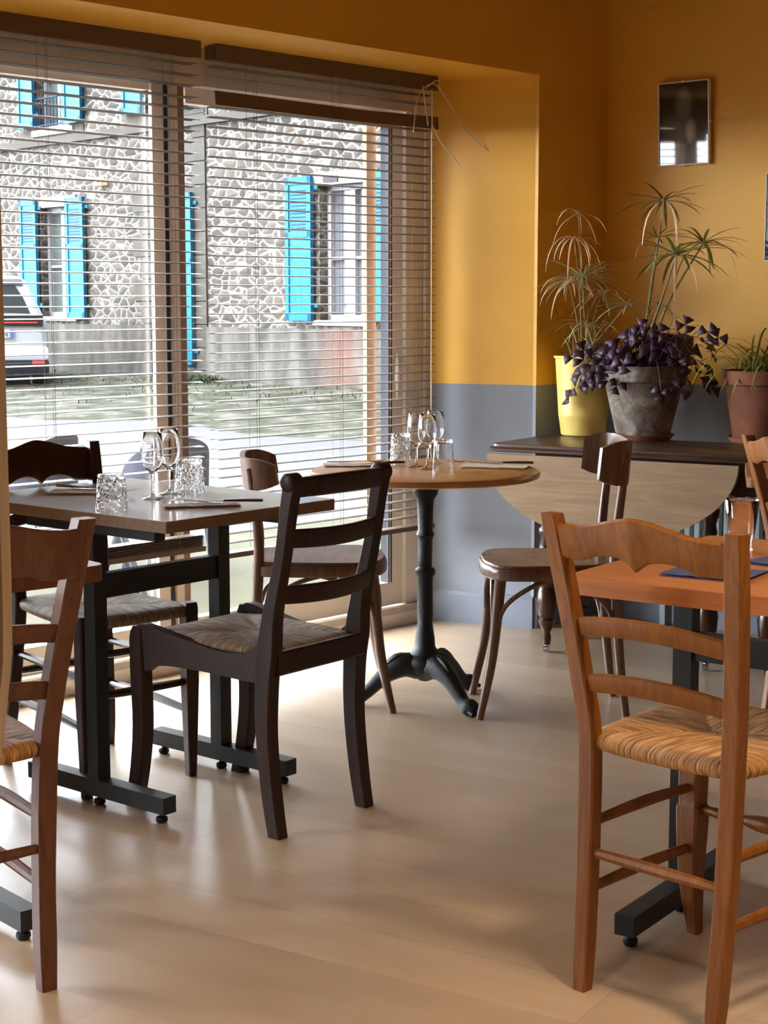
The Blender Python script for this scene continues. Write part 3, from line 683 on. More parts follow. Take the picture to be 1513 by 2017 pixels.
def rect_table(name, label, N, e1, e2, L1, L2, h, top_mat, edge_mat, cols, foot_dir_e1=False, foot_len=.54, th=.030, rad=.02, bar=(.62, .66)):
    """N: one corner; e1, e2: unit plan directions of the two edges; cols: column centres along (e1, e2)"""
    ang = math.atan2(e1.y, e1.x); t = thing(name, label, 'table', (N.x, N.y, 0), ang)
    sgn = 1 if (e1.x * e2.y - e1.y * e2.x) > 0 else -1
    r = rad; ol = []
    for cx, cy, a0 in ((L1 - r, L2 - r, 0), (r, L2 - r, 90), (r, r, 180), (L1 - r, r, 270)):
        for k in range(6): a = R(a0 + 18 * k); ol.append((cx + r * math.cos(a), sgn * (cy + r * math.sin(a))))
    bm = bmesh.new(); prism(bm, ol, h - th, h - .0015); obj('tabletop_edge', bm, edge_mat, t)
    bm = bmesh.new(); prism(bm, [(L1 / 2 + (x - L1 / 2) * .998, sgn * L2 / 2 + (y - sgn * L2 / 2) * .998) for x, y in ol], h - .0015, h); obj('tabletop', bm, top_mat, t)
    for (a, b) in cols:
        b *= sgn
        bm = bmesh.new(); box(bm, a - .021, a + .021, b - .021, b + .021, .070, h - th - .03); obj('column', bm, 'black_metal', t)
        bm = bmesh.new()
        if foot_dir_e1: box(bm, a - foot_len / 2, a + foot_len / 2, b - .022, b + .022, .028, .072)
        else: box(bm, a - .022, a + .022, b - foot_len / 2, b + foot_len / 2, .028, .072)
        f = obj('foot_bar', bm, 'black_metal', t)
        for q in (-1, 0, 1):
            dx, dy = (q * (foot_len / 2 - .03), 0) if foot_dir_e1 else (0, q * (foot_len / 2 - .03))
            obj('glide', mk(lathe, [(.0005, .028), (.006, .028), (.006, .018), (.015, .014), (.016, .006), (.012, 0), (.0005, 0)], 12, a + dx, b + dy), 'rubber', f)
        bm = bmesh.new()
        if foot_dir_e1: box(bm, a - .22, a + .22, b - .018, b + .018, h - th - .03, h - th)
        else: box(bm, a - .018, a + .018, b - .25, b + .25, h - th - .03, h - th)
        obj('top_bracket', bm, 'black_metal', t)
    (a, b), (a2, b2) = cols; bm = bmesh.new()
    if abs(b2 - b) < .01: box(bm, min(a, a2), max(a, a2), sgn * b - .014, sgn * b + .014, bar[0], bar[1])
    else: box(bm, a - .014, a + .014, *sorted((sgn * b, sgn * b2)), bar[0], bar[1])
    obj('crossbar', bm, 'black_metal', t)
    return t
E1 = Vector((.636, .771, 0)); E2 = Vector((-.764, .645, 0))
E1 = Vector((.640, .768, 0)); E2 = Vector((-.768, .640, 0))
rect_table('rectangular_table', 'grey laminate table with black metal base, laid with glasses, left by the window', Vector((-.529, 4.015, 0)), E1, E2, .62, .84, .785, 'laminate', 'wood_edge', [(.05, .33), (.50, .33)], bar=(.55, .615), rad=.006)
E1 = Vector((.819, -.574, 0)); E2 = Vector((.574, .819, 0))
rect_table('rectangular_table', 'orange-brown wooden table with blue napkins at the right, behind the orange chair', Vector((.347, 3.215, 0)), E1, E2, 1.2, .70, .785, 'wood_right_top', 'wood_right_top', [(.085, .40), (1.05, .40)], bar=(.56, .62), th=.034)
E1 = Vector((-.75, -.66, 0)); E2 = Vector((-.66, .75, 0))
rect_table('rectangular_table', 'wooden table with a rounded corner, mostly outside the left photo edge', Vector((-.565, 3.36, 0)), E1, E2, 1.1, .66, .785, 'wood_edge', 'wood_brown', [(.16, .40), (.90, .40)], foot_len=.66, th=.034, rad=.03)
E1 = Vector((.98, -.2, 0)); E2 = Vector((.2, .98, 0))
rect_table('rectangular_table', 'small wooden table at the right photo edge, beside the drop-leaf table', Vector((1.10, 5.02, 0)), E1.normalized(), E2.normalized(), .7, .5, .785, 'wood_right_top', 'wood_orange', [(.16, .25), (.55, .25)], th=.030, rad=.03)

# ------------------------------------------------------------------ antique drop-leaf table
def dropleaf():
    fl = Vector((.391, 6.20, 0)); e = Vector((.859, -.511, 0))
    t = thing('drop_leaf_table', 'antique drop-leaf table on turned legs under the plant pots, its pale rounded leaf hanging', 'table', tuple(fl), math.atan2(e.y, e.x))
    h = .79; L, Dp = 1.22, .50
    ol = []
    for cx, cy, a0 in ((L - .04, Dp - .04, 0), (.04, Dp - .04, 90), (.03, .03, 180), (L - .03, .03, 270)):
        for k in range(5): a = R(a0 + 22.5 * k); ol.append((cx + .04 * math.cos(a), cy + .04 * math.sin(a)))
    bm = bmesh.new(); cx_, cy_ = L / 2, Dp / 2
    def ins(d): return [(cx_ + (x - cx_) * (1 - d / cx_), cy_ + (y - cy_) * (1 - d / cy_)) for x, y in ol]
    loft(bm, [[(x, y, z) for x, y in ins(d)] for d, z in ((.010, h - .030), (.002, h - .026), (.0, h - .018), (.004, h - .012), (.012, h - .010), (.014, h - .002), (.018, h))])
    obj('tabletop', bm, 'wood_antique', t)
    # hanging leaf: a D-shaped board
    c, hl, dp = .485, .485, .285; N = 40; rings = []
    pts = [(c - hl, h - .036)] + [(c + hl * math.copysign(abs(math.cos(PI + PI * i / N)), math.cos(PI + PI * i / N)), h - .040 - dp * abs(math.sin(PI + PI * i / N))) for i in range(N + 1)] + [(c + hl, h - .036)]
    bm = bmesh.new()
    loft(bm, [[(x, -.014 - (h - .036 - z) * .10, z) for x, z in pts], [(x, .004 - (h - .036 - z) * .10, z) for x, z in pts]])
    obj('drop_leaf', bm, 'wood_leaf', t, label='pale worn hanging leaf, rounded below')
    bm = bmesh.new(); box(bm, .17, L - .17, .07, Dp - .06, h - .15, h - .03); obj('apron', bm, 'wood_antique', t)
    prof = [(.0005, .03), (.016, .03), (.018, .06), (.014, .075), (.030, .11), (.034, .125), (.026, .13), (.036, .145), (.040, .20), (.034, .235), (.028, .25), (.036, .262), (.036, .275), (.028, .285), (.036, .31), (.040, .33), (.034, .40),
            (.026, .44), (.034, .455), (.034, .47), (.024, .485), (.030, .50), (.024, .53), (.034, .56), (.036, .58), (.026, .60), (.036, .63), (.038, .65), (.0005, .65)]
    for x, y in ((.20, .10), (.83, .10), (.20, .40), (.83, .40), (1.05, .12), (1.05, .40)):
        l = obj('leg', mk(lathe, prof, 20, x, y), 'wood_turned', t)
        bm = bmesh.new(); tube(bm, [(x - .008, y, .014), (x + .008, y, .014)], .014, 14); tube(bm, [(x, y, .02), (x, y, .04)], .009, 8); obj('caster', bm, 'steel', l)
    return t
dropleaf()

# ------------------------------------------------------------------ radiator
def radiator():
    c = C1 + BD * 0.62 + BN * 0.075
    t = thing('radiator', 'grey ribbed radiator on the wall beneath the drop-leaf table', 'radiator', (c.x, c.y, 0), math.atan2(BD.y, BD.x))
    for i in range(16):
        x = -.32 + i * .043; bm = bmesh.new()
        loft(bm, [oct_ring(x, 0, z, w_, .085, .5) for z, w_ in ((.10, .020), (.115, .036), (.55, .036), (.57, .020))]); obj('section', bm, 'radiator', t)
    for z in (.13, .53): obj('pipe', mk(tube, [(-.36, 0, z), (.36, 0, z)], .014, 10), 'radiator', t)
    for x in (-.26, .26): bm = bmesh.new(); box(bm, x - .012, x + .012, -.03, .03, 0, .11); obj('leg', bm, 'radiator', t)
radiator()

# ------------------------------------------------------------------ post at the left edge
bm = bmesh.new()
prism(bm, [(-.07, 0), (-.045, 0), (-.040, .62), (-.036, .80), (-.020, .93), (-.008, 1.0), (-.001, 1.06), (0, 1.10), (0, 1.75), (-.012, 1.78), (-.07, 1.78)], -.015, .015, axis=1)
o = obj('wooden_post', bm, 'post'); o.location = (-.2755, 1.2, 0)
tag(o, 'pale wooden upright pitted with small dark holes, along the left photo edge', 'post')

# ------------------------------------------------------------------ tableware
def on(o, x, y, z): o.location = (x, y, z); return o
def tumbler_up(name, label, x, y, z, rb, rt, h, mat, group=None):
    w_ = .0013; prof = [(.0005, 0), (rb * .9, 0), (rb, .003), (rt, h), (rt - .0007, h + .0008), (rt - w_, h), (rb - w_, .009), (.0005, .008)]
    o = obj(name, mk(lathe, prof, 36), mat, smooth=60); on(o, x, y, z); return tag(o, label, 'glass', group)
def tumbler_down(name, label, x, y, z, rb, rt, h, mat, group=None):
    w_ = .0015; prof = [(.0005, h), (rt * .9, h), (rt, h - .004)] + [(rt + (rb - rt) * (i / 6) ** 1.0, h - .004 - (h - .004) * i / 6) for i in range(1, 7)]
    prof += [(rb - w_, 0.0)] + [(rb - w_ + (rt - rb) * i / 6, (h - .012) * i / 6) for i in range(1, 7)] + [(.0005, h - .010)]
    o = obj(name, mk(lathe, prof, 36), mat, smooth=60); on(o, x, y, z); return tag(o, label, 'glass', group)
WG = [(.0005, 0), (.030, 0), (.0325, .0015), (.030, .003), (.010, .007), (.0045, .014), (.0036, .04), (.0040, .066), (.010, .076), (.024, .090), (.0315, .108), (.0335, .126), (.031, .155), (.0265, .186),
      (.0258, .1866), (.0252, .186), (.0297, .155), (.0322, .126), (.0303, .109), (.023, .092), (.009, .080), (.0005, .078)]
wg_mesh = None
def wine_glass(label, x, y, z, group, k=1.0):
    global wg_mesh
    if wg_mesh is None:
        o = obj('wine_glass', mk(lathe, WG, 36), 'glass', smooth=60); wg_mesh = o.data
    else: o = bpy.data.objects.new('wine_glass', wg_mesh); COL.objects.link(o)
    o.scale = (k, k, k); on(o, x, y, z); return tag(o, label, 'wine glass', group)
def napkin(label, x, y, z, rz, sx, sy, mat, layers=2, group=None):
    bm = bmesh.new()
    for i in range(layers):
        N = 8; rings = []
        for j in range(N + 1):
            u = -sx / 2 + sx * j / N; zz = .0008 + i * .0018; lift = .0020 * abs(math.sin(j * 1.3 + i)) * (i > 0)
            rings.append([(u, -sy / 2 + i * .003, zz + lift), (u, sy / 2 - i * .002, zz + lift * .6), (u, sy / 2 - i * .002, zz + .0010 + lift * .6), (u, -sy / 2 + i * .003, zz + .0010 + lift)])
        loft(bm, rings)
    o = obj('folded_napkin', bm, mat); on(o, x, y, z); o.rotation_euler = (0, 0, rz); return tag(o, label, 'napkin', group)
def fork(label, x, y, z, rz, group=None):
    bm = bmesh.new()
    tube(bm, [(-.10, 0, .004), (-.06, 0, .004), (0, 0, .006), (.035, 0, .007), (.045, 0, .006)], [.005, .0055, .003, .003, .007], 8, 4, .35)
    tube(bm, [(.040, 0, .006), (.052, 0, .004), (.060, 0, .004)], [.008, .012, .011], 8, 3, .2)
    for d in (-.009, -.003, .003, .009): tube(bm, [(.056, d, .004), (.075, d, .005), (.095, d, .010)], [.0022, .002, .0010], 6, 3, .6)
    o = obj('fork', bm, 'steel', smooth=60); on(o, x, y, z); o.rotation_euler = (0, 0, rz); return tag(o, label, 'fork', group)
def knife(label, x, y, z, rz, hmat, group=None):
    t = thing('table_knife', label, 'knife', (x, y, z), rz, group)
    bm = bmesh.new(); pts = [(.0, -.006), (.03, -.009), (.09, -.008), (.112, .002), (.108, .006), (.0, .006)]
    prism(bm, pts, .003, .0045); obj('blade', bm, 'steel', t)
    obj('handle', mk(tube, [(-.10, 0, .006), (-.07, 0, .0065), (-.01, 0, .0055), (.004, 0, .0045)], [.007, .008, .006, .005], 8, 4, .6), hmat, t)
    return t
ZT = .785; ZR = .775
# grey table
tumbler_down('water_glass', 'upturned crackle-glass tumbler at the near left of the grey table', -.700, 4.250, ZT, .0425, .035, .093, 'glass_crackle')
tumbler_down('water_glass', 'upturned crackle-glass tumbler at the far side of the grey table, right of the wine glasses', -.545, 4.640, ZT, .0435, .036, .094, 'glass_crackle')
wine_glass('stemmed wine glass on the grey table, the left and nearer of two', -.627, 4.484, ZT, None, .97)
wine_glass('stemmed wine glass on the grey table, the right and farther of two', -.597, 4.600, ZT, None, .97)
napkin('taupe folded napkin under a fork, on the near right of the grey table', -.478, 4.315, ZT, R(14), .20, .075, 'napkin_taupe', 3)
fork('fork resting on the near napkin of the grey table, tines pointing left', -.505, 4.335, ZT + .008, R(180 - 28))
knife('dark-handled knife on the near napkin of the grey table', -.418, 4.345, ZT + .008, R(176), 'handle_dark')
napkin('taupe folded napkin on the far left of the grey table, behind the near tumbler', -.830, 4.62, ZT, R(-2), .20, .11, 'napkin_taupe', 3)
knife('brown-handled knife on the far left napkin of the grey table', -.840, 4.650, ZT + .008, R(-28), 'handle_brown')
fork('fork on the far left napkin, partly behind the near tumbler', -.775, 4.600, ZT + .008, R(-20))
# round table
tumbler_down('water_glass', 'upturned ribbed tumbler on the round table, left of the wine glasses', .055, 5.54, ZR, .036, .030, .105, 'glass_crackle')
tumbler_down('water_glass', 'upturned clear tumbler on the round table, right of the wine glasses', .189, 5.293, ZR, .035, .030, .105, 'glass')
wine_glass('wine glass on the round table, leftmost of three', .107, 5.46, ZR, None, .95)
wine_glass('wine glass on the round table, in the middle of three', .141, 5.39, ZR, None, .95)
wine_glass('wine glass on the round table, rightmost and farthest of three', .172, 5.58, ZR, None, .95)
napkin('cream folded napkin under fork and knife at the right of the round table', .365, 5.455, ZR, R(-14), .22, .12, 'napkin_cream', 2)
fork('fork on the cream napkin at the right of the round table', .30, 5.50, ZR + .007, R(150))
knife('dark-handled knife on the cream napkin at the right of the round table', .395, 5.49, ZR + .007, R(168), 'handle_dark')
napkin('dim folded napkin at the left of the round table, seen above the dark chair', -.10, 5.50, ZR, R(4), .20, .10, 'napkin_taupe', 2)
knife('knife at the left of the round table, its dark handle pointing right', -.03, 5.47, ZR + .007, R(192), 'handle_dark')
fork('fork at the left of the round table, lying on the dim napkin', -.09, 5.53, ZR + .007, R(5))
# right table
tumbler_up('water_glass', 'clear upright tumbler on the orange-brown table at right', .765, 3.53, ZT, .024, .037, .112, 'glass')
napkin('navy blue folded napkin on the orange-brown table, nearer of two', .650, 3.235, ZT, R(-32), .17, .15, 'napkin_navy', 2)
napkin('navy blue folded napkin by the tumbler at the right photo edge', .845, 3.36, ZT, R(-50), .17, .15, 'napkin_navy', 2)

# ------------------------------------------------------------------ potted plants
def pot_profile(rb, rt, h, rim, rimh):
    return [(.0005, 0), (rb, 0), (rb + .004, .006), (rt - rim, h - rimh), (rt, h - rimh + .004), (rt + .002, h - .004), (rt - .002, h), (rt - .016, h), (rt - .020, h - .05), (rb, .03), (.0005, .03)]
def leaf_strip(bm, base, dirv, length, width, droop, n=6, curl=0.0):
    d = Vector(dirv).normalized(); side = d.cross(Vector((0, 0, 1)))
    if side.length < .05: side = Vector((1, 0, 0))
    side.normalize(); P = Vector(base); rows = []; v = d.copy()
    for i in range(n + 1):
        t = i / n; w_ = width * ((0.7 + 1.4 * t) * (1 - t) ** .7 + .10)
        rows.append((P.copy(), w_)); v = (v + Vector((0, 0, -droop / n * (1 + 1.5 * t)))).normalized(); P = P + v * (length / n)
    up = side.cross(d).normalized()
    rings = []
    for p, w_ in rows: rings.append([tuple(p - side * w_ / 2), tuple(p + up * w_ * .12), tuple(p + side * w_ / 2), tuple(p - up * w_ * .10)])
    loft(bm, rings)
def umbel(bm, c, n, length, width, droop, up=.35, spread=1.0, tiltv=(0, 0, 0)):
    for i in range(n):
        a = 2 * PI * (i + random.random() * .7) / n; l = length * random.uniform(.65, 1.1)
        u = up + random.uniform(-.45, .45)
        leaf_strip(bm, c, (math.cos(a) * spread + tiltv[0], math.sin(a) * spread + tiltv[1], u), l, width, droop * random.uniform(.6, 1.4))
def px_at(u, v, y):        # where a point seen in the photo sits at a chosen distance
    p = R(7.25); d = Vector(((u - 756.5) / 3280, math.cos(p) - (v - 1008.5) / 3280 * math.sin(p), -math.sin(p) - (v - 1008.5) / 3280 * math.cos(p)))
    return Vector((0, 0, CAM_H)) + d * (y / d.y)
ZD = .79
def keep_clear(bm, base, gap=.012):      # foliage bends along the two walls of the corner
    planes = ((W(.221, ROOM_N), WN), (C1, BN.normalized()))
    for v in bm.verts:
        for p0, n_ in planes:
            d = (Vector(base) + v.co - p0).dot(n_)
            if d < gap: v.co += n_ * (gap - d * .25 if d < 0 else gap - d)
            d = (Vector(base) + v.co - p0).dot(n_)
            if d < gap * .5: v.co += n_ * (gap * .5 - d)
# yellow pot with pale papyrus
Y1 = Vector((.785, 6.56, ZD))
t = thing('potted_papyrus', 'yellow plastic pot with pale, half dried papyrus, left on the drop-leaf table', 'potted plant', tuple(Y1))
prof = [(.0005, 0), (.078, 0), (.086, .006), (.096, .075), (.0985, .082), (.0975, .086), (.112, .302), (.118, .306), (.119, .312), (.116, .315), (.108, .314), (.100, .27), (.0005, .26)]
obj('pot', mk(lathe, prof, 48), 'pot_yellow', t)
obj('soil', mk(lathe, [(.0005, .262), (.100, .262), (.100, .275), (.0005, .280)], 24), 'soil', t)
L1 = bmesh.new(); L2 = bmesh.new()
for (u, v, yy, n, ln, w_, dr, dry) in ((1140, 422, 6.55, 10, .20, .006, 1.2, 1), (1132, 468, 6.5, 18, .20, .006, 2.0, 1), (1150, 545, 6.5, 44, .21, .007, .5, 0), (1120, 555, 6.55, 22, .19, .006, 1.3, 1), (1236, 600, 6.45, 22, .18, .006, .4, 0), (1185, 580, 6.6, 18, .19, .006, .8, 0), (1160, 640, 6.5, 16, .17, .006, .9, 0)):
    p = px_at(u, v, yy) - Y1
    obj('stem', mk(tube, [(random.uniform(-.04, .04), random.uniform(-.04, .04), .27), ((p.x) * .45, p.y * .5, .27 + (p.z - .27) * .55), tuple(p)], [.0032, .0028, .002], 6, 5), 'stem', t)
    umbel(L1 if dry else L2, p, n, ln, w_, dr)
for _ in range(26):
    a = random.uniform(0, 2 * PI); leaf_strip(L2, (random.uniform(-.05, .05), random.uniform(-.05, .05), .27), (math.cos(a) * .5, math.sin(a) * .5, 1.3), random.uniform(.16, .32), .004, random.uniform(.4, 1.4))
keep_clear(L1, Y1); keep_clear(L2, Y1)
obj('dry_leaves', L1, 'leaf_dry', t, label='drooping dry straw-coloured leaves'); obj('leaves', L2, 'leaf_pale', t)
# stone-grey pot with papyrus and purple oxalis
Y2 = Vector((.997, 6.40, ZD))
o = obj('plant_saucer', mk(lathe, [(.0005, 0), (.105, 0), (.120, .018), (.122, .020), (.116, .021), (.102, .008), (.0005, .007)], 40), 'saucer'); o.location = Y2
tag(o, 'terracotta saucer under the lime-stained grey pot', 'saucer')
Y2p = Y2 + Vector((0, 0, .0075))
t = thing('potted_papyrus', 'lime-stained grey pot with tall green papyrus and purple oxalis leaves, middle of the table', 'potted plant', tuple(Y2p))
obj('pot', mk(lathe, pot_profile(.098, .165, .275, .014, .062), 48), 'limepot', t)
obj('soil', mk(lathe, [(.0005, .215), (.138, .215), (.138, .240), (.0005, .245)], 24), 'soil', t)
L1 = bmesh.new(); L2 = bmesh.new()
for (u, v, yy, n, ln, w_, dr, dry, tv) in ((1308, 395, 6.40, 16, .23, .012, .42, 0, (0, 0, 0)), (1386, 478, 6.35, 16, .22, .012, .5, 0, (0, 0, 0)), (1332, 502, 6.30, 18, .24, .014, .45, 0, (0, 0, 0)), (1294, 468, 6.5, 14, .14, .008, .2, 0, (0, 0, .6)), (1300, 600, 6.4, 8, .12, .005, 1.0, 0, (0, 0, 0))):
    p = px_at(u, v, yy) - Y2p
    obj('stem', mk(tube, [(random.uniform(-.05, .03), random.uniform(-.04, .04), .24), (p.x * .35, p.y * .5, .24 + (p.z - .24) * .5), tuple(p)], [.0052, .0045, .003], 8, 5), 'stem', t)
    umbel(L2, p, n, ln, w_, dr, .25, 1.0, tv)
    umbel(L1, p, 3, ln * 1.15, w_ * .8, 2.2, .3)
keep_clear(L1, Y2p); keep_clear(L2, Y2p)
obj('leaves', L2, 'leaf_green', t); obj('dry_leaves', L1, 'leaf_dry', t, label='dry straw-coloured leaf tips')
bm = bmesh.new(); st = bmesh.new()
def trifoil(c, s_, nrm):
    n_ = Vector(nrm).normalized(); a_ = n_.orthogonal().normalized(); b_ = n_.cross(a_)
    ph = random.random() * 6
    for k in range(3):
        an = ph + k * 2 * PI / 3; d = a_ * math.cos(an) + b_ * math.sin(an); e = a_ * math.cos(an + PI / 2) + b_ * math.sin(an + PI / 2)
        fold = random.uniform(-.25, .5); q = [c, c + d * s_ * .75 + e * s_ * .55 - n_ * s_ * fold, c + d * s_ * .82 + n_ * s_ * .05, c + d * s_ * .75 - e * s_ * .55 - n_ * s_ * fold]
        up_ = [bm.verts.new(p + n_ * .0006) for p in q]; dn = [bm.verts.new(p - n_ * .0006) for p in q]
        for tri in ((0, 1, 2), (0, 2, 3)):
            bm.faces.new([up_[i] for i in tri]); bm.faces.new([dn[i] for i in reversed(tri)])
        for i in range(4): bm.faces.new((up_[i], dn[i], dn[(i + 1) % 4], up_[(i + 1) % 4]))
for _ in range(100):
    a = random.uniform(0, 2 * PI); r_ = random.uniform(.04, .22) if random.random() < .8 else random.uniform(.2, .30)
    z_ = .34 - r_ * .35 + random.uniform(-.10, .07) + (.05 if math.cos(a) > .3 else 0)
    if r_ > .16: z_ = max(z_, .16 if r_ > .19 else .25)
    c = Vector((math.cos(a) * r_, math.sin(a) * r_ * .72, z_))
    if c.y > .12: c.y = .12
    trifoil(c, random.uniform(.042, .062), (math.cos(a) * .8 + random.uniform(-.4, .4), math.sin(a) * .8 - .5, random.uniform(.3, 1)))
    tube(st, [(c.x * .3, c.y * .3, .24), (c.x * .7, c.y * .7, max(.30, c.z + .03)), tuple(c)], [.0014, .0012, .0009], 5, 3)
for u, v in ((1262, 645), (1300, 655), (1350, 640), (1395, 655), (1415, 665), (1130, 705), (1175, 735), (1178, 752), (1215, 760), (1150, 690)):
    c = px_at(u, v, 6.27) - Y2p; trifoil(c, .045, (random.uniform(-.5, .3), -.9, .5)); tube(st, [(c.x * .2, c.y * .2, .24), (c.x * .7, c.y * .7, max(.30, c.z + .02)), tuple(c)], [.0014, .0012, .0009], 5, 3)
obj('purple_leaves', bm, 'leaf_purple', t, label='dark purple three-part oxalis leaves', smooth=None); obj('leaf_stalks', st, 'leaf_purple', t)
# right pot
Y3 = Vector((1.42, 6.26, ZD))
o = obj('plant_saucer', mk(lathe, [(.0005, 0), (.110, 0), (.126, .018), (.128, .020), (.122, .021), (.107, .008), (.0005, .007)], 40), 'saucer'); o.location = Y3
tag(o, 'terracotta saucer under the brown pot at the right photo edge', 'saucer')
Y3p = Y3 + Vector((0, 0, .0075))
t = thing('potted_spider_plant', 'brown terracotta pot with arching grassy leaves at the right end of the table', 'potted plant', tuple(Y3p))
obj('pot', mk(lathe, pot_profile(.100, .150, .262, .012, .055), 48), 'terracotta', t)
obj('soil', mk(lathe, [(.0005, .205), (.125, .205), (.125, .230), (.0005, .235)], 24), 'soil', t)
bm = bmesh.new()
for _ in range(58):
    a = random.uniform(0, 2 * PI); s_ = -1 if math.sin(a) > .3 and random.random() < .5 else 1
    leaf_strip(bm, (random.uniform(-.06, .06), random.uniform(-.05, .05), .23), (math.cos(a), math.sin(a) * s_ * .6 - .15, random.uniform(.8, 2.4)), random.uniform(.20, .36), random.uniform(.007, .012), random.uniform(.8, 1.9))
keep_clear(bm, Y3p)
obj('leaves', bm, 'leaf_green', t)

# ------------------------------------------------------------------ outside: ground
struct('terrace', mk(lambda bm: loft(bm, [[tuple(W(a, b, z)) for a, b in ((-14, -.10), (8, -.10), (8, -2.6), (-14, -2.6))] for z in (-.14, -.02)])), 'terrace')
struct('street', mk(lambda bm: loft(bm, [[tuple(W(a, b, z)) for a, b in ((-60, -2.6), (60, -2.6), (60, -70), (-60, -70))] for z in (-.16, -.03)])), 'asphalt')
G = Vector((-.043, 21.856, 0)); FA = math.atan2(.75, -.661)
FD = Vector((math.cos(FA), math.sin(FA), 0)); FN = Vector((-FD.y, FD.x, 0))     # FN points to the camera
def F(x, y, z): return tuple(G + FD * x + FN * y + Vector((0, 0, z)))
bm = bmesh.new(); N = 36; rows = []
for i in range(N + 1):
    x = -8 + 30 * i / N; row = []
    for j in range(7):
        y = (-.1, .5, 1.6, 2.9, 4.2, 5.4, 6.3)[j] + (0.35 * math.sin(x * 1.7) + .2 * math.sin(x * 4.1) if j == 6 else 0)
        y *= 1 - .35 * max(0, min(1, (6 - x) / 7)); row.append(F(x, y, (.16, .13, .10, .06, .03, .0, -.028)[j]))
    rows.append(row)
loft(bm, rows, cap=False, closed=False); o = struct('grass_verge', bm, 'verge')
bm = bmesh.new()
for _ in range(1500):
    x = random.uniform(-1, 12); y = abs(random.gauss(0, 1.6)) + .05
    if y > 5.6: continue
    if random.random() < .5: x = 3.9 + random.gauss(0, .45); y = abs(random.gauss(.15, .3)) + .03
    b = Vector(F(x, y, .12 - y * .02)); a = random.uniform(0, 6.28)
    leaf_strip(bm, b, (math.cos(a) * .5, math.sin(a) * .5, 1), random.uniform(.05, .16) * (1.6 if abs(x - 3.9) < .5 and y < .6 else 1), .012, .8, 3)
o = obj('grass_tufts', bm, 'grass', kind='stuff'); tag(o, 'green grass tufts growing along the foot of the stone house', 'grass')

# ------------------------------------------------------------------ stone house across the street
bd = thing('stone_house', 'rubble-stone house with turquoise shutters across the street', 'house', tuple(G), FA)
XS = (-8.0, 22.0)
openings = [(.20, 1.25, 1.05, 2.85), (7.68, 8.68, 1.05, 2.85), (7.68, 8.68, 4.12, 5.9), (4.85, 5.4, 4.12, 5.9), (4.55, 5.3, 0.1, 2.9)]
xs = sorted({XS[0], XS[1]} | {v for o_ in openings for v in o_[:2]}); zs = sorted({-.1, 9.0} | {v for o_ in openings for v in o_[2:]})
bm = bmesh.new()
for i in range(len(xs) - 1):
    for j in range(len(zs) - 1):
        cx, cz = (xs[i] + xs[i + 1]) / 2, (zs[j] + zs[j + 1]) / 2
        if any(a < cx < b and c < cz < d for a, b, c, d in openings): continue
        box(bm, xs[i], xs[i + 1], -.45, 0, zs[j], zs[j + 1])
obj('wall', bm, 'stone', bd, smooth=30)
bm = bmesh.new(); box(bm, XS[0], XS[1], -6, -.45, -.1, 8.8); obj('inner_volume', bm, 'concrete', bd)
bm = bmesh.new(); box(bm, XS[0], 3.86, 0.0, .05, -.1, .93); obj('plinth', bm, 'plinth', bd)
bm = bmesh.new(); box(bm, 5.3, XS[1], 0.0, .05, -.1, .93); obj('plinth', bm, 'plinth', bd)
bm = bmesh.new(); box(bm, XS[0], XS[1], 0.0, .06, 3.86, 3.98); obj('string_course', bm, 'concrete', bd)
bm = bmesh.new(); box(bm, 7.2, 9.3, 0.0, .02, 3.98, 4.12); box(bm, 3.8, 6.0, 0.0, .02, 3.98, 4.14); obj('render_band', bm, 'concrete', bd)
bm = bmesh.new()
for i in range(24):
    z = -.05 + i * .34; w_ = .34 if i % 2 else .52; box(bm, 3.86, 3.86 + w_, 0.0, .03, z, z + .325)
for i in range(9):
    z = -.05 + i * .34; w_ = .30 if i % 2 else .5; box(bm, 5.3, 5.3 + w_, 0.0, .03, z, z + .325)
obj('quoins', bm, 'dressed', bd, label='dressed grey corner stones')
bm = bmesh.new(); box(bm, .05, 1.40, 0, .03, 2.85, 3.02); box(bm, .10, 1.35, 0, .05, .98, 1.05); box(bm, 7.5, 8.8, 0, .03, 2.85, 3.02); box(bm, 7.5, 8.8, 0, .06, .98, 1.05); box(bm, 7.5, 8.8, 0, .05, 4.02, 4.12)
obj('lintels_and_sills', bm, 'house_window', bd)
def shutter(x0, x1, z0, z1, louvres=True):
    bm = bmesh.new(); w_ = x1 - x0
    box(bm, x0, x1, .05, .09, z0, z1)
    for a, b in ((x0, x0 + w_ * .14), (x1 - w_ * .14, x1)): box(bm, a, b, .09, .105, z0, z1)
    for a, b in ((z0, z0 + .1), (z1 - .1, z1), (z0 + (z1 - z0) * .58, z0 + (z1 - z0) * .62)): box(bm, x0, x1, .09, .105, a, b)
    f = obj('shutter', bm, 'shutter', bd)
    if louvres:
        bm = bmesh.new(); z = z0 + (z1 - z0) * .64
        while z < z1 - .16: box(bm, x0 + w_ * .22, x1 - w_ * .22, .088, .094, z, z + .018); z += .05
        obj('louvres', bm, 'shutter_dark', f)
    for z in (z0 + .18, z1 - .18): bm = bmesh.new(); box(bm, x0 - .09, x0 + .02, .04, .06, z, z + .05); obj('hinge', bm, 'shutter', f)
    return f
for a in ((1.32, 1.88, 1.04, 2.98, True), (-.34, .22, 1.04, 2.98, True), (7.16, 7.70, 1.02, 2.97, True), (8.66, 9.20, 1.04, 3.0, True), (7.16, 7.70, 4.15, 6.0, False), (8.66, 9.16, 4.17, 6.0, False),
          (5.42, 5.95, 4.14, 6.0, False), (3.88, 4.44, 4.16, 6.0, False), (4.14, 4.46, .36, 2.9, False)): shutter(*a)
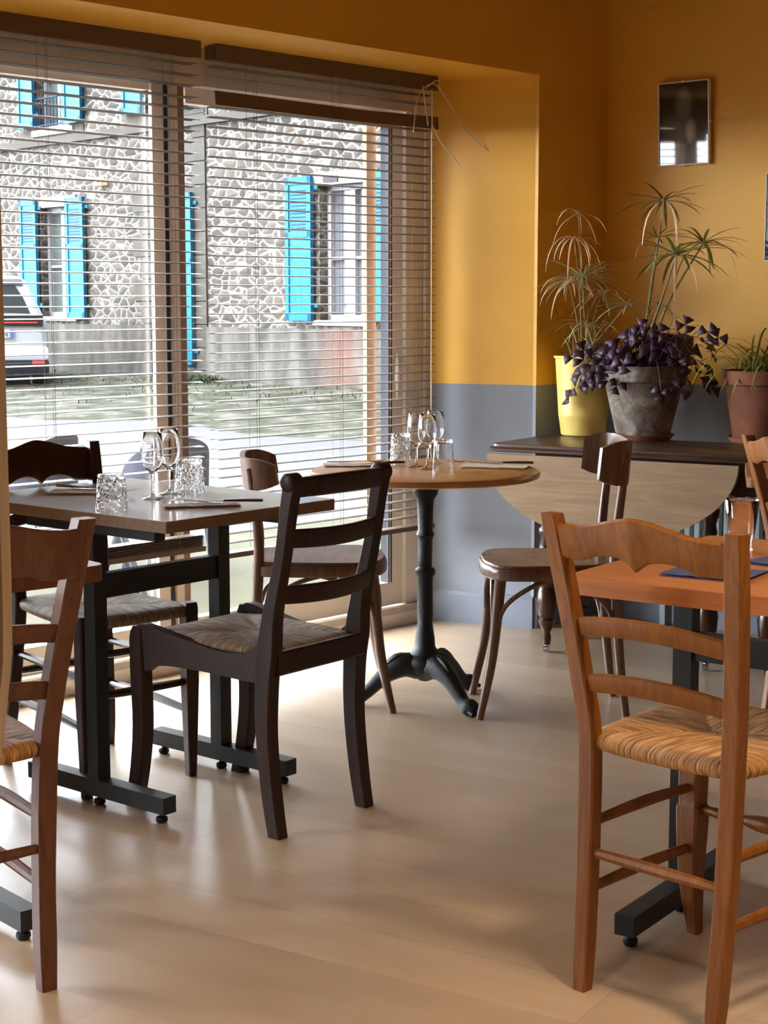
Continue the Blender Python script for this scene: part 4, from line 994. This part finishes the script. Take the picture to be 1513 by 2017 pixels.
def hwin(x0, x1, z0, z1, glassm):
    bm = bmesh.new()
    box(bm, x0, x1, -.2, -.14, z0, z0 + .07); box(bm, x0, x1, -.2, -.14, z1 - .07, z1)
    for a, b in ((x0, x0 + .07), ((x0 + x1) / 2 - .05, (x0 + x1) / 2 + .05), (x1 - .07, x1)): box(bm, a, b, -.2, -.14, z0, z1)
    box(bm, x0, x1, -.19, -.15, z0 + (z1 - z0) * .45, z0 + (z1 - z0) * .45 + .04)
    f = obj('window', bm, 'house_window', bd)
    bm = bmesh.new(); box(bm, x0, x1, -.24, -.2, z0, z1); obj('pane', bm, glassm, f)
hwin(.20, 1.25, 1.05, 2.85, 'house_pane'); hwin(7.68, 8.68, 1.05, 2.85, 'dark_void'); hwin(7.68, 8.68, 4.12, 5.9, 'dark_void'); hwin(4.85, 5.4, 4.12, 5.9, 'dark_void')
bm = bmesh.new(); box(bm, 4.55, 5.3, -.3, -.25, .1, 2.9); obj('door', bm, 'shutter', bd)
bm = bmesh.new(); box(bm, .82, 1.12, .031, .05, 2.88, 2.96); obj('lintel_plate', bm, 'car_black', bd)
bm = bmesh.new(); box(bm, 6.55, 6.75, .0, .12, 3.12, 3.22); tube(bm, [(6.65, .02, 3.2), (6.65, .16, 3.2)], .05, 10); obj('wall_lamp', bm, 'leaf_dry', bd, label='small warm wall lamp fitting')
rl = bmesh.new()
for k in range(9): tube(rl, [(7.72 + k * .11, .06, 4.16), (7.72 + k * .11, .06, 4.62)], .008, 6)
for z in (4.18, 4.62): tube(rl, [(7.68, .06, z), (8.68, .06, z)], .012, 6)
obj('window_railing', rl, 'shutter_dark', bd)

# ------------------------------------------------------------------ parked car
def car():
    t = thing('parked_car', 'white hatchback parked across the street, seen from behind at the left photo edge', 'car', (-5.74, 24.1, 0), R(14))
    # body: cross-sections from the tail forward; half outline (x, z) mirrored
    def sec(y, hw, zb, belt, zt, tw):
        half = [(hw * .80, zb), (hw * .97, zb + .12), (hw, zb + .35), (hw * .985, belt - .08), (hw * .95, belt), (tw + .02, zt - .10), (tw * .9, zt - .02), (tw * .5, zt)]
        return [(x, y, z) for x, z in half] + [(-x, y, z) for x, z in reversed(half)]
    secs = [sec(0.0, .80, .34, .94, 1.00, .70), sec(.04, .87, .30, .98, 1.10, .70), sec(.16, .90, .27, 1.03, 1.36, .66), sec(.34, .905, .25, 1.04, 1.58, .62), sec(.55, .91, .24, 1.04, 1.66, .62), sec(1.6, .91, .22, 1.02, 1.70, .60), sec(2.5, .91, .22, 1.0, 1.60, .58), sec(3.1, .90, .22, .98, 1.10, .60), sec(4.1, .86, .26, .86, .92, .6), sec(4.25, .75, .34, .75, .80, .5)]
    secs = [[(x, y if y < .6 else .55 + (y - .55) * .83, z) for x, y, z in r] for r in secs]
    obj('body', mk(lambda bm: loft(bm, secs)), 'car_white', t)
    def P(x, z, o_=.012):
        ys = [(1.00, 0), (1.10, .04), (1.36, .16), (1.58, .34), (1.66, .55)]
        y = 0
        for (z0, y0), (z1, y1) in zip(ys, ys[1:]):
            if z0 <= z <= z1: y = y0 + (y1 - y0) * (z - z0) / (z1 - z0)
        return (x, y - o_, z)
    def panel(name, pts, mat, o_=.012, parent=t, label=None):
        bm = bmesh.new(); loft(bm, [[P(x, z, o_) for x, z in pts], [P(x, z, -.03) for x, z in pts]]); return obj(name, bm, mat, parent, label)
    panel('rear_window', [(-.64, 1.14), (-.55, 1.36), (-.44, 1.54), (.44, 1.54), (.55, 1.36), (.64, 1.14)], 'car_glass')
    panel('spoiler', [(-.56, 1.57), (-.54, 1.63), (.54, 1.63), (.56, 1.57)], 'car_black', .06)
    bm = bmesh.new(); box(bm, -.82, .82, -.045, .08, .95, 1.10); obj('tail_panel', bm, 'car_black', t)
    bm = bmesh.new(); box(bm, -.78, .74, -.052, -.044, .99, 1.01); obj('light_bar', bm, 'car_red', t)
    bm = bmesh.new(); rslab(bm, [(-.88, -.05), (.88, -.05), (.86, .25), (-.86, .25)], .03, .46, .66); obj('bumper', bm, 'car_white', t)
    bm = bmesh.new(); rslab(bm, [(-.89, -.055), (.89, -.055), (.87, .25), (-.87, .25)], .02, .24, .46); obj('lower_bumper', bm, 'car_black', t)
    for s_ in (-1, 1): bm = bmesh.new(); box(bm, s_ * .74 - .09, s_ * .74 + .09, -.064, -.05, .40, .45); obj('reflector', bm, 'car_red', t)
    pl = mk(box, -.13, .39, -.045, -.005, .78, .90); pl = obj('number_plate', pl, 'plate_white', t)
    bm = bmesh.new(); box(bm, .345, .39, -.047, -.044, .78, .90); obj('plate_strip', bm, 'plate_blue', pl)
    cu = bpy.data.curves.new('letters', 'FONT'); cu.body = 'FN'; cu.size = .115; cu.extrude = .001; tmp = bpy.data.objects.new('tmp', cu); COL.objects.link(tmp)
    dg = bpy.context.evaluated_depsgraph_get(); me = bpy.data.meshes.new_from_object(tmp.evaluated_get(dg)); bpy.data.objects.remove(tmp)
    me.materials.clear(); me.materials.append(M['plate_ink']); lo = bpy.data.objects.new('letters', me); COL.objects.link(lo); lo.parent = pl
    lo.rotation_euler = (R(90), 0, 0); lo.location = (.175, -.0475, .80)
    for x in (-.76, .76):
        for y in (.72, 2.95):
            w_ = obj('wheel', mk(tube, [(x - .11, y, .33), (x - .09, y, .33), (x + .09, y, .33), (x + .11, y, .33)], [.29, .33, .33, .29], 28), 'rubber', t)
            obj('hub_cap', mk(tube, [(x + math.copysign(.10, x), y, .33), (x + math.copysign(.125, x), y, .33)], [.2, .18], 20), 'steel', w_)
    return t
car()

# ------------------------------------------------------------------ terrace bench and shade stand-ins just outside
def shade_chair(x, y, rz, label):  # dark tub shapes put in place of parasol shade on the paving
    t = thing('shade_armchair', label, 'chair', (x, y, -.02), rz, None)
    N = 22; rings = []
    for i in range(N + 1):
        a = PI * i / N; r0, r1 = .19, .215; top = .50 + .18 * math.sin(a) ** .8
        c, s_ = math.cos(a), math.sin(a)
        rings.append([(r0 * c, r0 * s_ - .02, .26), (r1 * c, r1 * s_ - .02, .26), (r1 * c * 1.04, r1 * s_ * 1.05 - .02, top), (r0 * c * 1.04, r0 * s_ * 1.05 - .02, top)])
    obj('backrest', mk(lambda bm: loft(bm, rings)), 'shade_blue', t)
    bm = bmesh.new(); rslab(bm, [(.2 * math.cos(2 * PI * k / 20), .2 * math.sin(2 * PI * k / 20) * 1.05 - .02) for k in range(20)], .01, .24, .34); obj('seat', bm, 'shade_blue', t)
    for sx in (-1, 1):
        for sy in (-1, 1): obj('leg', mk(tube, [(sx * .15, sy * .14, .26), (sx * .17, sy * .17, 0)], .013, 8), 'patio_metal', t)
    return t
shade_chair(-1.08, 8.2, R(-150), 'dark blue-grey tub armchair standing in for parasol shade outside, right of the window mullion')
shade_chair(-1.75, 8.35, R(-120), 'dark blue-grey tub armchair standing in for a patch of shade outside behind the dark ladder-back chair, far left')
t = thing('patio_bench', 'blue-grey metal bench with crossed legs outside the left pane', 'bench', (-1.20, 7.35, -.02), R(20))
bm = bmesh.new(); box(bm, -.45, .28, -.13, .13, .43, .46); obj('seat', bm, 'patio_metal', t)
for y in (-.11, .11):
    for a, b in ((-.12, .02), (.12, -.02)): obj('leg', mk(tube, [(a, y, 0), (b, y, .43)], .014, 8), 'patio_metal', t)
    obj('rail', mk(tube, [(-.44, y, .40), (.27, y, .40)], .010, 8), 'patio_metal', t)
